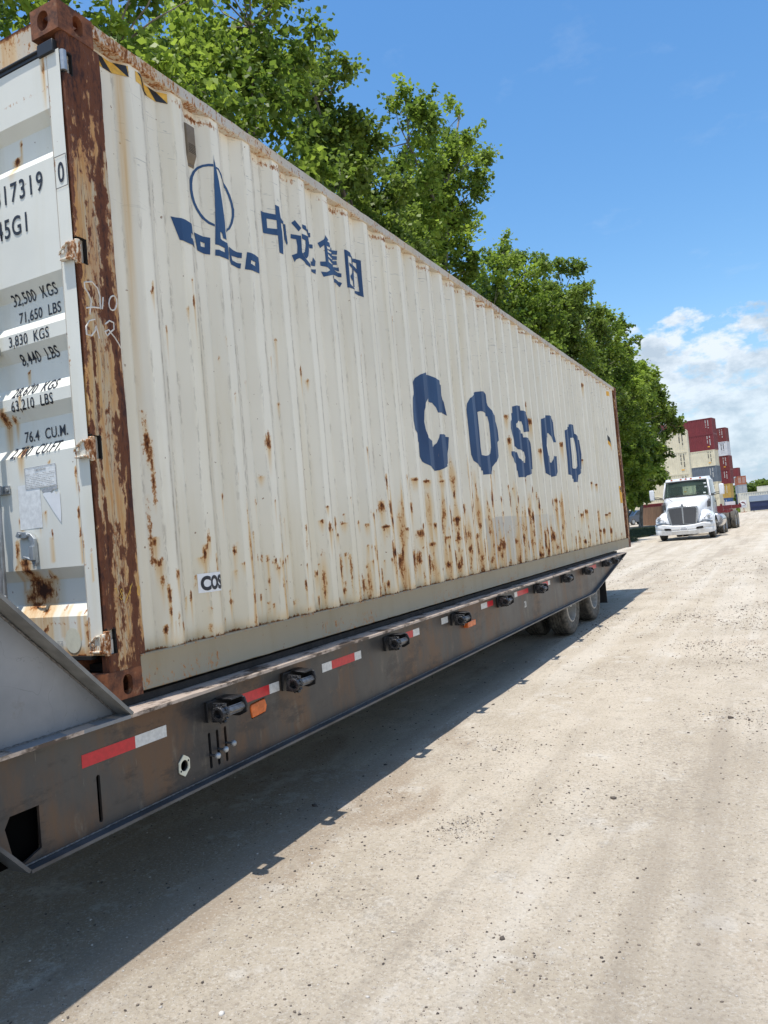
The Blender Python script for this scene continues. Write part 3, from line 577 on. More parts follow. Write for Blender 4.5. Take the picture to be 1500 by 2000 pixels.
# corner castings with their lifting holes
def stadium(cx, cz, w, h, n=10):
    r = w / 2; p = []
    for i in range(n + 1): t = PI * i / n; p.append((cx + r * math.cos(t), cz + h / 2 - r + r * math.sin(t)))
    for i in range(n + 1): t = PI + PI * i / n; p.append((cx + r * math.cos(t), cz - h / 2 + r + r * math.sin(t)))
    return p
def casting(sx, sy, z0, z1):
    """sx: +1 lane side, -1 far side; sy: -1 door end, +1 front end"""
    xo, xi = (0.004, -.158) if sx > 0 else (-2.442, -2.280); yo, yi = (-.006, .178) if sy < 0 else (12.198, 12.014)
    o = MB().box((xo, yo, z0), (xi, yi, z1)).build('corner_casting', M['casting'], CT, smooth=0)
    cutters = []
    off = ROOTS[o.name]
    def sh(m): m.v = [(x - off.x, y - off.y, z - off.z) for x, y, z in m.v]; return m
    xm = (xo + xi) / 2; ym = (yo + yi) / 2; zc = (z0 + z1) / 2
    q = MB().box((min(xo, xi) + .028, min(yo, yi) + .028, z0 + .024), (max(xo, xi) - .028, max(yo, yi) - .028, z1 - .024)); cutters.append(sh(q))
    yc = .098 if sy < 0 else 12.094
    q = MB().prism(stadium(yc, zc - .002, .052, .084), 0, xo - .05 * sx, xo + .05 * sx); cutters.append(sh(q))
    xc = -.085 if sx > 0 else -2.353
    q = MB().prism(stadium(xc, zc - .002, .064, .084), 1, yo - .05, yo + .05); cutters.append(sh(q))
    if z0 > 1: q = MB().prism([(xc - .03, ym - .06), (xc + .03, ym - .06), (xc + .03, ym + .06), (xc - .03, ym + .06)], 2, z1 - .05, z1 + .05); cutters.append(sh(q))
    o.parent = None; bpy.context.view_layer.update()
    boolean_cut(o, cutters); o.parent = CT
    b = o.modifiers.new('bevel', 'BEVEL'); b.width = .007; b.segments = 3; b.limit_method = 'ANGLE'; b.angle_limit = rad(50)
    return o
for sx in (1, -1):
    for sy in (-1, 1):
        casting(sx, sy, 0.0, .118); casting(sx, sy, 2.778, 2.902)

# corner posts; the near one is crumpled and flaking
HZ = [1.845, 1.030, .238]                    # hinge heights on the near post
NOTCH = [(1.800, 1.908), (.990, 1.086), (.192, .292), (2.604, 2.694)]
prof = [(-.040, .012), (-.012, .010), (-.003, .014), (.001, .024), (.000, .045), (-.003, .052), (-.002, .060), (0, .075), (0, .20), (-.004, .212), (-.014, .219), (-.052, .222)]
acc = [0]
for a, b in zip(prof, prof[1:]): acc.append(acc[-1] + math.dist(a, b))
def post_xy(t):
    for i in range(len(acc) - 1):
        if t <= acc[i + 1] + 1e-9:
            k = (t - acc[i]) / (acc[i + 1] - acc[i]); return (prof[i][0] + (prof[i + 1][0] - prof[i][0]) * k, prof[i][1] + (prof[i + 1][1] - prof[i][1]) * k)
    return prof[-1]
ts = subdiv(acc, .009); zs = subdiv([.118] + sorted(z for n_ in NOTCH for z in n_) + [2.778], .014)
def postf(t, z):
    x, y = post_xy(t)
    k = .0045 * mnoise.noise(Vector((t * 9, z * 3.2, 2))) + .003 * mnoise.noise(Vector((t * 30, z * 12, 7)))
    ky = .006 * mnoise.noise(Vector((3, z * 5, 2))) if y < .05 else 0
    if x < -.03: return (x, y, z)
    return (x + k * (1 if y > .03 else .5), y + ky, z)
post = gridmesh('corner_post', ts, zs, postf, M['post'], CT, skip=lambda t, z: post_xy(t)[1] < .056 and any(a < z < b for a, b in NOTCH))
T, ZZ = np.meshgrid(np.array(ts), np.array(zs)); YY = np.array([[post_xy(t)[1] for t in ts]] * len(zs))
path = [[0.19, 2.519], [0.195, 2.419], [0.164, 2.249], [0.154, 1.999], [0.157, 1.822], [0.157, 1.601], [0.193, 1.298], [0.205, 1.078], [0.213, 0.923], [0.17, 0.595], [0.168, 0.378], [.16, .12]]
pz = np.array([p[1] for p in path][::-1]); py_ = np.array([p[0] for p in path][::-1])
pc = np.interp(ZZ, pz, py_)
pw = .013 + .008 * np.sin(ZZ * 7) ** 2 + .016 * np.exp(-((ZZ - 1.05) / .14) ** 2) + .015 * np.exp(-((ZZ - .62) / .1) ** 2)
r_ = np.exp(-((YY - pc) / (pw * 1.35)) ** 2) * .33
r_ = np.maximum(r_, np.clip((ZZ - 2.15) / .35, 0, 1) * (.13 + .14 * np.clip((ZZ - 2.3) / .3, 0, 1)))
r_ = np.maximum(r_, np.exp(-((YY - .012) / .012) ** 2) * .20)
r_ = np.maximum(r_, np.exp(-((YY - .222) / .010) ** 2) * .30)
r_ = np.maximum(r_, np.exp(-((YY - .055) / .010) ** 2) * (ZZ < 1.5) * .24)
r_ = np.maximum(r_, np.clip((.34 - ZZ) / .3, 0, 1) * .18) + .075
gray = np.exp(-((YY - .11) / .045) ** 2) * np.clip((2.3 - ZZ) / .5, 0, 1)
set_attr(post.data, 'rust', r_.ravel()); set_attr(post.data, 'grey', gray.ravel())
for a, b in NOTCH:          # the pockets the hinges turn in
    pk = MB(); pk.box((-.052, .008, a), (-.046, .062, b)); pk.box((-.046, .056, a), (-.003, .062, b)); pk.box((-.046, .010, b - .001), (-.003, .056, b + .005)); pk.box((-.046, .010, a - .005), (-.003, .056, a + .001))
    pk.build('hinge_pocket', M['dark'], post)
for x0, x1, y0, y1 in ((-2.438, -2.39, 0.012, .222), (-2.438, -2.39, 12.03, 12.192), (-.048, 0.0, 12.03, 12.188)):
    o = MB().box((x0, y0, .118), (x1, y1, 2.778)).build('corner_post', M['post'], CT, bevel=.005)
    nv = len(o.data.vertices); set_attr(o.data, 'rust', [.22] * nv); set_attr(o.data, 'grey', [.2] * nv)

# --- door end
hd = gridmesh('door_header', subdiv([-2.28, -.158], .03), subdiv([2.728, 2.884], .02), lambda x, z: (x, .022 + .002 * mnoise.noise(Vector((x * 4, z * 8, 1))), z), M['rail'], CT)
hx, hz = np.meshgrid(np.arange(len(subdiv([-2.28, -.158], .03))), np.array(subdiv([2.728, 2.884], .02)))
set_attr(hd.data, 'rust', (np.exp(-((hz - 2.884) / .014) ** 2) * .95 + .18).ravel()); set_attr(hd.data, 'stain', (.25 + .45 * np.clip(np.sin(hx * .8) + .3, 0, 1)).ravel())
MB().box((-2.28, .024, 2.728), (-.158, .10, 2.884)).build('door_header', M['rail'], CT)
gk = MB(); gk.box((-2.40, -.004, 2.700), (-.045, .016, 2.728)); gk.cyl((-2.40, -.004, 2.722), (-.05, -.004, 2.722), .008, n=8)
gk.box((-.125, -.012, 2.690), (-.032, .014, 2.742)); gk.build('rubber_gasket', M['rubber'], CT, bevel=.003)
sl_ = MB(); sl_.box((-2.28, -.004, .118), (-.158, .12, .172)); sl_.box((-2.39, .02, .02), (-.05, .12, .118)); sl_.build('door_sill', M['casting'], CT, bevel=.004)
MB().box((-2.36, -.010, .176), (-.075, .018, .190)).build('rubber_gasket', M['rubber'], CT)

RIBS = [(2.47, 2.425, 2.315, 2.265), (1.79, 1.735, 1.625, 1.58), (1.52, 1.465, 1.355, 1.305), (1.255, 1.20, 1.09, 1.047), (.56, .51, .41, .355)]
def rib(z):
    for a, b, c, d in RIBS:
        if d < z < a: return 0.0 if z >= a else (.036 * (a - z) / (a - b) if z > b else (.036 if z > c else .036 * (z - d) / (c - d)))
    return 0.0
def door_y(x, z, edge=-.086):
    k = .0016 * mnoise.noise(Vector((x * 5, z * 4, 3)))
    e = min(1, max(0, (edge - x) / .008)); 
    return rib(z) * e + k
def door_leaf(x0, x1, edge, fine):
    xs = subdiv([x0, edge - .008, edge, x1], .014 if fine else .2)
    zr = sorted({z for r in RIBS for z in r} | {.192, 2.698}); z_ = subdiv(zr, .014 if fine else .3)
    o = gridmesh('door_panel', xs, z_, lambda x, z: (x, door_y(x, z, edge), z), M['door'], CT)
    gx, gz = np.meshgrid(np.array(xs), np.array(z_)); r = np.zeros_like(gx); s = np.zeros_like(gx)
    if fine:
        marks = [(4, 2.5, -.415, .887), (2, 1.5, -.444, .772), (1, 1.5, -.329, .78), (1, 1, -.296, .799), (1.2, 1, -.375, 1.406), (1.5, 2, -.472, 1.217), (3, 5, -.528, 1.225), (2.5, 3, -.422, 1.065), (10, 5, -.380, .467), (5, 3, -.46, .44), (6, 5, -.42, .50), (4, 4, -.44, .56),
                 (3, 2.5, -.428, .557), (1.5, 5, -.483, .649), (1.5, 1, -.297, .522), (1, 1, -.301, .544), (6, 2, -.428, .404), (2, 2, -.35, .379), (3, 2, -.35, 2.335), (1, 2, -.32, 2.398), (9, .8, -.309, .192), (5, .8, -.142, .192),
                 (1.2, 5, -.112, 2.64), (5, 2, -.44, .591), (1, 1, -.40, 1.30), (.8, .8, -.25, 1.01), (.6, 3, -.094, .78), (.6, 2, -.094, .95), (.5, 6, -.092, .27), (1, 1, -.35, .30)]
        for w, h, x, z in marks:
            w *= .01; h *= .01
            g = np.exp(-((gx - x) / (w * .7)) ** 2 - ((gz - z) / (h * .7)) ** 2); r = np.maximum(r, g * (1.25 if w > .08 else .95))
            L_ = h * 4 + .05; t = np.clip((z - gz) / L_, 0, 1)
            s = np.maximum(s, np.exp(-((gx - x) / (w * .9)) ** 2) * (gz < z + h) * (1 - t) * (gz > z - L_))
        rr_ = random.Random(3)
        for _ in range(26):
            w, h, x, z = rr_.uniform(.004, .010), rr_.uniform(.004, .02), rr_.uniform(-.52, -.02), .20 + .5 * rr_.random() ** 2
            r = np.maximum(r, np.exp(-((gx - x) / w) ** 2 - ((gz - z) / h) ** 2) * rr_.uniform(.6, .95)); s = np.maximum(s, np.exp(-((gx - x) / (w * 1.4)) ** 2) * (gz < z) * (gz > z - .12) * .7)
        # seams
        for z in (2.56, .332): r = np.maximum(r, np.exp(-((gz - z) / .006) ** 2) * .40 * (gx < edge))
        r = np.maximum(r, np.exp(-((gx - edge) / .006) ** 2) * .28 * (np.sin(gz * 23) > .1))
        s = np.maximum(s, np.exp(-((gz - .20) / .03) ** 2) * .9); s = np.maximum(s, (np.abs(gx + .40) < .10) * (gz < .42) * .6)
    set_attr(o.data, 'rust', r.ravel()); set_attr(o.data, 'stain', s.ravel()); return o
D1 = door_leaf(-1.205, -.012, -.086, True)
D2 = door_leaf(-2.40, -1.222, -1.30, False)
MB().box((-1.205, .006, .192), (-.012, .05, .25)).box((-1.205, .045, .25), (-.02, .055, 2.698)).build('door_frame', M['rail'], D1)
MB().box((-.0865, -.0022, .192), (-.0845, 0, 2.69)).build('door_seam', M['rail'], D1)
# hinges
def hinge(z):
    h = MB()
    h.prism([(-.074, z - .014), (-.068, z - .026), (-.012, z - .030), (-.012, z + .034), (-.026, z + .032), (-.070, z + .008)], 1, -.017, -.003)
    h.prism([(-.076, z - .010), (-.072, z + .008), (-.028, z + .036), (-.012, z + .037), (-.012, z + .029), (-.028, z + .028), (-.064, z + .004)], 1, -.024, -.016)
    h.box((-.071, -.024, z - .034), (-.010, -.004, z - .026))
    h.cyl((-.052, -.017, z), (-.052, -.022, z), .009, n=12)
    o = h.build('hinge', M['door'], D1, bevel=.0025)
    k = MB(); k.box((-.014, -.012, z - .040), (.002, .028, z + .040)); k.cyl((-.004, .012, z - .05), (-.004, .012, z + .05), .013, n=12)
    k2 = k.build('hinge_pin', M['door'], D1, bevel=.003)
    for q, rr in ((o, .40), (k2, .46)):
        n_ = len(q.data.vertices); set_attr(q.data, 'rust', [rr] * n_); set_attr(q.data, 'stain', [.25] * n_)
for z in HZ: hinge(z)
MB().cyl((-.006, .016, 2.608), (-.006, .016, 2.692), .014, n=12).build('hinge_pin', M['galv'], D1)
# locking bars, guides, handles
def lock_bar(x):
    b = MB().cyl((x, -.040, .13), (x, -.040, 2.76), .017, n=14).build('lock_bar', M['galv'], CT)
    for z in (.30, .915, 1.52, 2.25):
        g = MB(); g.box((x - .045, -.010, z - .018), (x + .045, -.002, z + .018)); g.cyl((x, -.040, z - .019), (x, -.040, z + .019), .024, n=14)
        g.cyl((x + .035, -.010, z), (x + .035, -.018, z), .009, n=8); g.cyl((x - .035, -.010, z), (x - .035, -.018, z), .009, n=8)
        g.build('bar_guide', M['galv'], b, bevel=.001)
    h = MB(); s_ = 1
    h.prism([(x + .012, .44), (x + .030, .455), (x + .034, .56), (x + .022, .60), (x + .030, .66), (x + .024, .70), (x + .004, .70), (x + .002, .66), (x + .010, .60), (x + .012, .54), (x + .004, .46)], 1, -.075, -.060)
    h.cyl((x + .014, -.055, .685), (x + .014, -.085, .685), .016, n=14); h.cyl((x + .018, -.055, .50), (x + .018, -.080, .50), .007, n=8)
    h.tube([(x, -.06, .40), (x + .03, -.066, .43), (x + .045, -.062, .46)], .006)
    h.build('bar_handle', M['galv'], b, bevel=.002)
for x in (-.545, -.98, -1.46, -1.89): lock_bar(x)
# door holdback hook
hk = MB(); hk.prism([(-.468, .708), (-.455, .728), (-.40, .722), (-.372, .712), (-.352, .690), (-.350, .590), (-.362, .575), (-.374, .585), (-.376, .680), (-.392, .696), (-.455, .700)], 1, -.020, -.004)
hk.box((-.376, -.030, .60), (-.352, -.014, .66)); hk.cyl((-.44, -.02, .714), (-.44, -.026, .714), .007, n=10); hk.cyl((-.392, -.018, .708), (-.392, -.028, .708), .009, n=10)
hk.tube([(-.43, -.016, .618), (-.40, -.022, .612), (-.37, -.02, .60)], [.003, .005, .006]); hk.build('holdback_hook', M['galv'], D1, bevel=.003)

# writing on the door
dm = lambda x, z: (x, door_y(x, z) - .0022, z)
RC = sorted({z for r in RIBS for z in r}); RC2 = sorted(set(RC) | {round(.2 + .05 * i, 3) for i in range(50)})
def dtext(s, x, z, size, width=.62, bold=.004, shear=0.0, sp=1.0, gap=.035):
    for w in reversed(s.split('  ')):           # each word is painted on its own, right to left
        bm = text_mesh(w, size, width, bold, 'LEFT', sp, shear); w1 = max(v.co.x for v in bm.verts)
        shift(bm, x - w1, z); drape(bm, 'lettering', dm, M['black'], D1, (), RC2); x -= w1 + gap
dtext('COSU  817319', -.160, 2.145, .118, .76, .0014, sp=1.21)
dtext('45G1', -.272, 1.998, .118, .76, .0014, sp=1.12)
bm = text_mesh('0', .118, .66, .0016, 'CENTER'); shift(bm, -.049, 2.145); drape(bm, 'lettering', dm, M['black'], D1, (), RC2)
bm = outline_mesh([rect(-.086, 2.122, -.014, 2.256), rect(-.0835, 2.1245, -.0165, 2.2535)]); drape(bm, 'lettering', dm, M['black'], D1, (), RC2)
for s, x, z in (('32,500  KGS', -.160, 1.712), ('71,650  LBS', -.148, 1.632), ('3,830  KGS', -.190, 1.525), ('8,440  LBS', -.176, 1.446), ('28,670  KGS', -.176, 1.308), ('63,210  LBS', -.196, 1.262 - .015), ('76.4  CU.M.', -.162, 1.112), ('2,700  CU.FT.', -.182, 1.048)):
    dtext(s, x, z, .066, .80, .0007, sp=1.04)
def dmark(name, loops, mat, off=.002):
    return drape(outline_mesh(loops), name, lambda x, z: (x, door_y(x, z) - off, z), mat, D1, (), RC2)
dmark('data_label', [rect(-.404, .903, -.208, .997)], M['label'], .0016)
dmark('data_label', [rect(-.402, .905, -.210, .995), rect(-.3995, .9075, -.2125, .9925)], M['greypaint'], .0026)
bm = text_mesh('DIMENSIONS', .013, .9, .0003, 'CENTER'); shift(bm, -.305, .977); drape(bm, 'lettering', lambda x, z: (x, door_y(x, z) - .0030, z), M['greypaint'], D1)
lines = []
for i in range(8):
    z = .965 - i * .0075; x = -.395
    while x < -.222:
        w = random.uniform(.004, .014)
        if random.random() < .72: lines.append(rect(x, z - .0011, min(x + w, -.218), z + .0011))
        x += w + .003
dmark('print_lines', lines, M['greypaint'], .0030)
dmark('torn_label', [[(-.300, .875), (-.262, .895), (-.245, .872), (-.228, .882), (-.218, .865), (-.196, .878), (-.196, .790), (-.200, .745), (-.245, .80)]], M['white'])
dmark('torn_label', [[(-.305, .893), (-.215, .902), (-.205, .905), (-.210, .888), (-.228, .890), (-.245, .880), (-.262, .903), (-.300, .882)]], M['greypaint'], .0024)
dmark('old_label_patch', [rect(-.455, .735, -.315, .925)], M['label'], .0011)
oval = [(-.182 + .047 * math.cos(2 * PI * i / 28), .255 + .052 * math.sin(2 * PI * i / 28)) for i in range(28)]
dmark('round_sticker', [oval], M['cream'])
bm = text_mesh('7-01 85R', .032, .75, 0, 'RIGHT', 1, .3); shift(bm, -.245, .232); drape(bm, 'scrawl', dm, M['greypaint'], D1)

# --- paint and stickers on the long wall
VC = [round(.2 + .08 * i, 3) for i in range(34)]
def swap_free(loops): return loops
def wmark(name, loops, mat, off=.0024):
    return drape(outline_mesh(loops), name, side_map(off), mat, wall, BREAKS, VC)
wmark('ring_emblem', DEC['ring'], M['blue'], .0020)
wmark('ship_emblem', DEC['emblem'], M['blue'], .0030)
for a_, b_ in ((0, 2), (2, 8), (8, 10), (10, 12)): wmark('chinese_character', DEC['hanzi'][a_:b_], M['blue'], .0024)
for q_ in DEC['hanzi_b']: wmark('character_stroke', [q_], M['blue'], .0032)
for k in ('C', 'O', 'S', 'C2', 'O2'): wmark('painted_letter', DEC[k], M['blue'])
wmark('sticker', [rect(.621, .378, .765, .470)], M['white'], .0022)
bm = text_mesh('COSU', .088, .70, .0045); shift(bm, .632, .392)
bmesh.ops.bisect_plane(bm, geom=bm.verts[:] + bm.edges[:] + bm.faces[:], plane_co=(.7645, 0, 0), plane_no=(1, 0, 0), clear_outer=True)
drape(bm, 'lettering', side_map(.0034), M['black'], wall, BREAKS)
# hazard tape under the rail: yellow strip, black bars
for a, b in ((.240, .392), (.435, .655)):
    wmark('hazard_tape', [rect(a, 2.772, b, 2.822)], M['tapeyel'], .0022)
    u = a + .012 if a > .4 else a - .015
    while u < b:
        q = [(max(a, min(b, p)), z) for p, z in ((u, 2.822), (u + .052, 2.822), (u + .105, 2.772), (u + .053, 2.772))]
        if q[0][0] < q[1][0] or q[2][0] > q[3][0]:
            if q[1][0] - q[0][0] > .002 and q[2][0] - q[3][0] > .002: wmark('hazard_tape', [q], M['rubber'], .0032)
        u += .108
# vent
vt = MB(); x0 = XI - .002
vt.prism([(.765, 2.535), (.850, 2.535), (.856, 2.56), (.856, 2.755), (.765, 2.755)], 0, x0, XI + .006)
vt.loft([[(XI + .006, .770, 2.545), (XI + .006, .850, 2.545), (XI + .006, .850, 2.75), (XI + .006, .770, 2.75)], [(XI + .034, .782, 2.585), (XI + .034, .842, 2.585), (XI + .034, .842, 2.735), (XI + .034, .782, 2.735)]])
vo = vt.build('vent_cover', M['ventm'], wall, bevel=.003)
vh = MB()
for i in range(7):
    for j in range(6): vh.box((XI + .0335, .788 + i * .0075, 2.590 + j * .0085), (XI + .0352, .7915 + i * .0075, 2.594 + j * .0085))
vh.build('vent_holes', M['dark'], vo)
# far end warnings
wmark('warning_label', [rect(11.76, .80, 11.90, 1.10)], M['yellow'])
bm = text_mesh('9\'6"', .11, .8, .004, 'LEFT'); shift(bm, 11.77, 1.0); drape(bm, 'lettering', side_map(.0045), M['black'], wall, BREAKS)
wmark('torn_warning_label', [[(11.00, 2.02), (11.30, 1.70), (11.45, 1.66), (11.36, 1.78), (11.10, 1.95)]], M['yellow'])
wmark('torn_warning_label', [[(11.00, 2.05), (11.35, 1.74), (11.36, 1.80), (11.06, 2.10)]], M['rubber'], .0034)
wmark('tape_scrap', [rect(11.35, 2.68, 11.62, 2.76)], M['yellow'])
# thin marks of the chalk on the post
def chalk(strokes, mat, r):
    g = MB()
    for s_ in strokes:
        pts = []
        for (y, z), (y2, z2) in zip(s_, s_[1:]):
            for k in range(3): pts.append((y + (y2 - y) * k / 3, z + (z2 - z) * k / 3))
        pts.append(tuple(s_[-1]))
        P3 = []
        for y, z in pts:
            t = acc[7] + (y - .075) if y > .045 else acc[3] + max(0, y - .024)
            P3.append((postf(t, z)[0] + .0006, y, z))
        g.tube(P3, r, 5)
    return g.build('chalk_writing', mat, post)
chalk(DEC['chalk'], M['chalk'], .0034); chalk(DEC['chalk2'], M['tapeyel'], .0013)
# ============================================================ ground height
def gz(x, y): return -.9 + .0055 * min(max(y, -40), 100) if y > -40 else -1.12
# ============================================================ the trailer under it
TR = empty('flatbed_trailer', (-1.219, 5.0, -.9), 'dark steel flatbed trailer with winches and red and white tape, under the rusty container', 'trailer')
def side_beam(xf, sg):
    """web + flanges; xf face, sg=+1 faces the lane"""
    poly = [(-.50, -.434), (-.565, -.36), (-.62, -.30), (-.62, -.050), (10.96, -.050), (8.35, -.434)]
    w = MB().prism(poly, 0, xf - .012, xf).build('beam_web', M['beam'], None, smooth=0)
    cut = []
    if sg > 0:
        cut.append(MB().prism([(-.556, -.285), (-.535, -.250), (-.422, -.250), (-.422, -.395), (-.505, -.425), (-.53, -.40)], 0, xf - .05, xf + .05))
        def slot(y, z0, z1, r): return MB().prism([(y + r * math.cos(t), (z1 - r if i < 9 else z0 + r) + r * math.sin(t)) for i, t in enumerate([PI * k / 8 for k in range(9)] + [PI + PI * k / 8 for k in range(9)])], 0, xf - .05, xf + .05)
        cut.append(slot(-.161, -.405, -.228, .009))
        for y in (.470, .525, .581): cut.append(slot(y, -.398, -.238, .0085))
        cut.append(MB().cyl((xf - .05, .295, -.332), (xf + .05, .295, -.332), .022, n=24))
        cut.append(MB().prism([(.783, -.256), (.895, -.249), (.910, -.215), (.895, -.176), (.783, -.184), (.773, -.20)], 0, xf - .05, xf + .05))
    boolean_cut(w, cut)
    w.parent = TR; w.location = -ROOTS[TR.name]; ROOTS[w.name] = Vector((0, 0, 0))
    x0, x1 = (xf - .13, xf + .045) if sg > 0 else (xf + .13 - .012, xf - .045 - .012)
    ys = subdiv([-.62, 10.99], .06); g = MB(); rings = []
    for y in ys:
        k = .0016 * mnoise.noise(Vector((y * 4, 3, 3))); j = .0025 * mnoise.noise(Vector((y * 11, 8, 3)))
        rings.append([(x0, y, -.050), (x1 + k, y, -.050), (x1 + k, y, -.036 + j), (x0, y, -.036)])
    g.loft(rings).build('top_flange', M['flange'], TR)
    g = MB(); rings = []
    for y, z in ((-.50, -.434), (8.36, -.434), (10.97, -.050)):
        rings.append([(x0 + .06 * sg, y, z - .012), (x1, y, z - .012), (x1, y, z), (x0 + .06 * sg, y, z)])
    g.loft(rings).build('bottom_flange', M['lowflange'], TR)
    g = MB(); rings = []
    for y, z in ((-.62, -.30), (-.565, -.36), (-.50, -.434)):
        rings.append([(x0 + .06 * sg, y, z), (x1, y, z), (x1, y - .010, z - .008), (x0 + .06 * sg, y - .010, z - .008)])
    g.loft(rings).build('end_flange', M['lowflange'], TR)
side_beam(.085, 1); side_beam(-2.511, -1)
XF = .085
# deck and cross members
dk = MB()
for i in range(12): dk.box((-2.40 + i * .2, -.55, -.034), (-2.213 + i * .2 if i < 11 else -.05, 10.9, -.002))
dk.box((-.045, -.5, -.034), (-.012, 10.9, -.003)); dk.box((-2.45, -.60, -.049), (-.02, 10.9, -.0365)).build('deck_board', M['deck'], TR)  # lowest sheet added under the boards to stop light leaking through
MB().box((.034, -.590, -.43), (.040, -.40, -.12)).box((.034, -.20, -.43), (.040, 1.0, -.12)).build('dark_backing', M['void'], TR, smooth=0)  # black panels behind the web openings, painted in for the unlit inside
cm = MB()
for i in range(22): cm.box((-2.45, -.35 + i * .5, -.16), (.07, -.31 + i * .5, -.05))
cm.box((-.95, -.5, -.40), (-.85, 10.7, -.05)); cm.box((-1.60, -.5, -.40), (-1.50, 10.7, -.05)); cm.box((-2.45, -.60, -.42), (.06, -.58, -.06)); cm.box((-2.5, 10.88, -.16), (.07, 10.90, -.05))
cm.box((-.04, -.60, -.43), (-.03, 9.0, -.052)); cm.build('cross_member', M['deck'], TR)  # thin inner plate added behind the web to darken its openings
# gooseneck: raked side plates with a flat bar along the rake
def neck(xa, xb, bar0, bar1):
    poly = [(-.02, -.036), (-.545, .478), (-1.02, .94), (-2.9, .94), (-2.9, .55), (-1.35, .55), (-.80, -.036)]
    MB().prism(poly, 0, xa, xb).build('gooseneck_plate', M['goose'], TR, bevel=.002)
    g = MB(); P_ = [(-.005, -.030), (-.545, .498), (-1.02, .962), (-2.9, .962)]; rings = []
    for i, (y, z) in enumerate(P_):
        n_ = Vector((.695, .718)) if i < 2 else (Vector((.38, .92)) if i == 2 else Vector((0, 1)))
        rings.append([(bar0, y, z), (bar1, y, z), (bar1, y - n_.x * .014, z - n_.y * .014), (bar0, y - n_.x * .014, z - n_.y * .014)])
    g.loft(rings).build('gooseneck_bar', M['gooseedge'], TR)
neck(.040, .052, -.02, .132); neck(-2.49, -2.478, -2.57, -2.42)
MB().box((-2.42, -2.9, .88), (-.02, -1.05, .93)).build('gooseneck_deck', M['deck'], TR)
MB().prism([(-.62, -.05), (-1.06, .86), (-1.06, .90), (-.60, .0)], 0, -2.42, .02).build('neck_shade_plate', M['deck'], TR, smooth=0)  # unseen sloped plate, added to shade the ground under the neck
bl = MB(); bl.box((.052, -.62, -.050), (.130, -.02, -.036)); bl.build('neck_ledge', M['goose'], TR)

# winches: a toothed cap with a socket, a short drum, and a bracket
def winch_parts():
    g = MB(); x = .100                      # local: beam face at x = 0, drum along y
    g.box((0, -.09, -.048), (.018, .09, .050))
    g.prism([(.0, -.050), (x - .02, -.050), (x + .026, -.03), (x + .030, .01), (x + .016, .046), (x - .03, .054), (.0, .054)], 1, .072, .082)
    g.box((.0, -.012, .046), (x + .005, .082, .054))
    br_ = g
    d = MB().cyl((x, -.06, 0), (x, .072, 0), .019, n=16)
    for i in range(5): t = 2 * PI * i / 5; d.cyl((x + .020 * math.cos(t), -.04, .020 * math.sin(t)), (x + .020 * math.cos(t), .068, .020 * math.sin(t)), .0035, n=6)
    c = MB()
    c.box((.035, -.086, -.046), (x + .020, -.066, .046))
    c.lathe([(.022, -.115), (.034, -.115), (.037, -.109), (.037, -.066), (.022, -.066)], (x, 0, 0), (0, 1, 0), 28)
    c.lathe([(.022, -.112), (.021, -.078), (.001, -.078)], (x, 0, 0), (0, 1, 0), 20)
    for i in range(12):
        t = 2 * PI * i / 12
        c.obox((x + .041 * math.cos(t), -.090, .041 * math.sin(t)), .013, .016, .009, Matrix.Rotation(-t, 3, 'Y'))
    return br_, d, c
wb, wd_, wc = winch_parts()
WY = [.535, 1.125, 2.28, 3.43, 4.53, 5.72, 6.86, 7.97, 9.25, 9.86]
w0 = wb.build('winch', M['winch'], None, bevel=.002); d0 = wd_.build('winch_drum', M['winchw'], w0); c0 = wc.build('winch_cap', M['winchcap'], w0, bevel=.0012)
for i, y in enumerate(WY):
    if i == 0: w, kids = w0, (d0, c0)
    else:
        w = w0.copy(); COL.objects.link(w)
        for ch in (d0, c0): q = ch.copy(); COL.objects.link(q); q.parent = w
    w.parent = TR; w.scale = (.92, .92, .92); w.rotation_euler = (0, (.0, .10, -.06, .05, -.1, .03, 0, .08, -.04, 0)[i], 0); w.location = Vector((XF + .001, y, (-.146, -.136)[min(i, 1)] + .004 * min(i, 8))) - ROOTS[TR.name]
# tape
def tape(y0, y1, z, cols, h=.048):
    """cols: list of (fraction, material)"""
    y = y0
    for k, (f, m) in enumerate(cols):
        L_ = (y1 - y0) * f
        MB().box((XF - .001, y, z - h / 2), (XF + .0012, y + L_ - .0008, z + h / 2)).build('reflective_tape', M[m], TR, smooth=0); y += L_
tape(-.230, .210, -.160, [(.60, 'red'), (.40, 'silver')])
tape(.600, 1.028, -.146, [(.80, 'red'), (.20, 'silver')])
tape(1.447, 1.900, -.138, [(.23, 'silver'), (.59, 'red'), (.18, 'silver')])
tape(2.45, 2.764, -.124, [(.66, 'red'), (.34, 'silver')])
tape(3.17, 3.30, -.112, [(1.0, 'silver')])
tape(4.05, 4.36, -.106, [(.5, 'silver'), (.5, 'red')])
tape(4.99, 5.45, -.106, [(.2, 'silver'), (.8, 'red')])
tape(5.72, 6.30, -.104, [(.85, 'red'), (.15, 'silver')])
tape(6.85, 6.98, -.104, [(1.0, 'silver')])
tape(8.05, 8.75, -.100, [(.3, 'silver'), (.7, 'red')])
# lamps
mk = MB().prism([(.785, -.252), (.893, -.245), (.906, -.215), (.893, -.180), (.785, -.188), (.777, -.20)], 0, XF - .015, XF + .006).build('marker_lamp', M['amber'], TR, bevel=.004)
MB().prism([(.770, -.266), (.90, -.259), (.922, -.215), (.902, -.166), (.772, -.174), (.758, -.20)], 0, XF - .018, XF - .014).build('lamp_surround', M['rubber'], TR)
o = MB().box((XF + .002, 3.60, -.225), (XF + .045, 3.78, -.175)).build('marker_lamp', M['amber'], TR, bevel=.006)
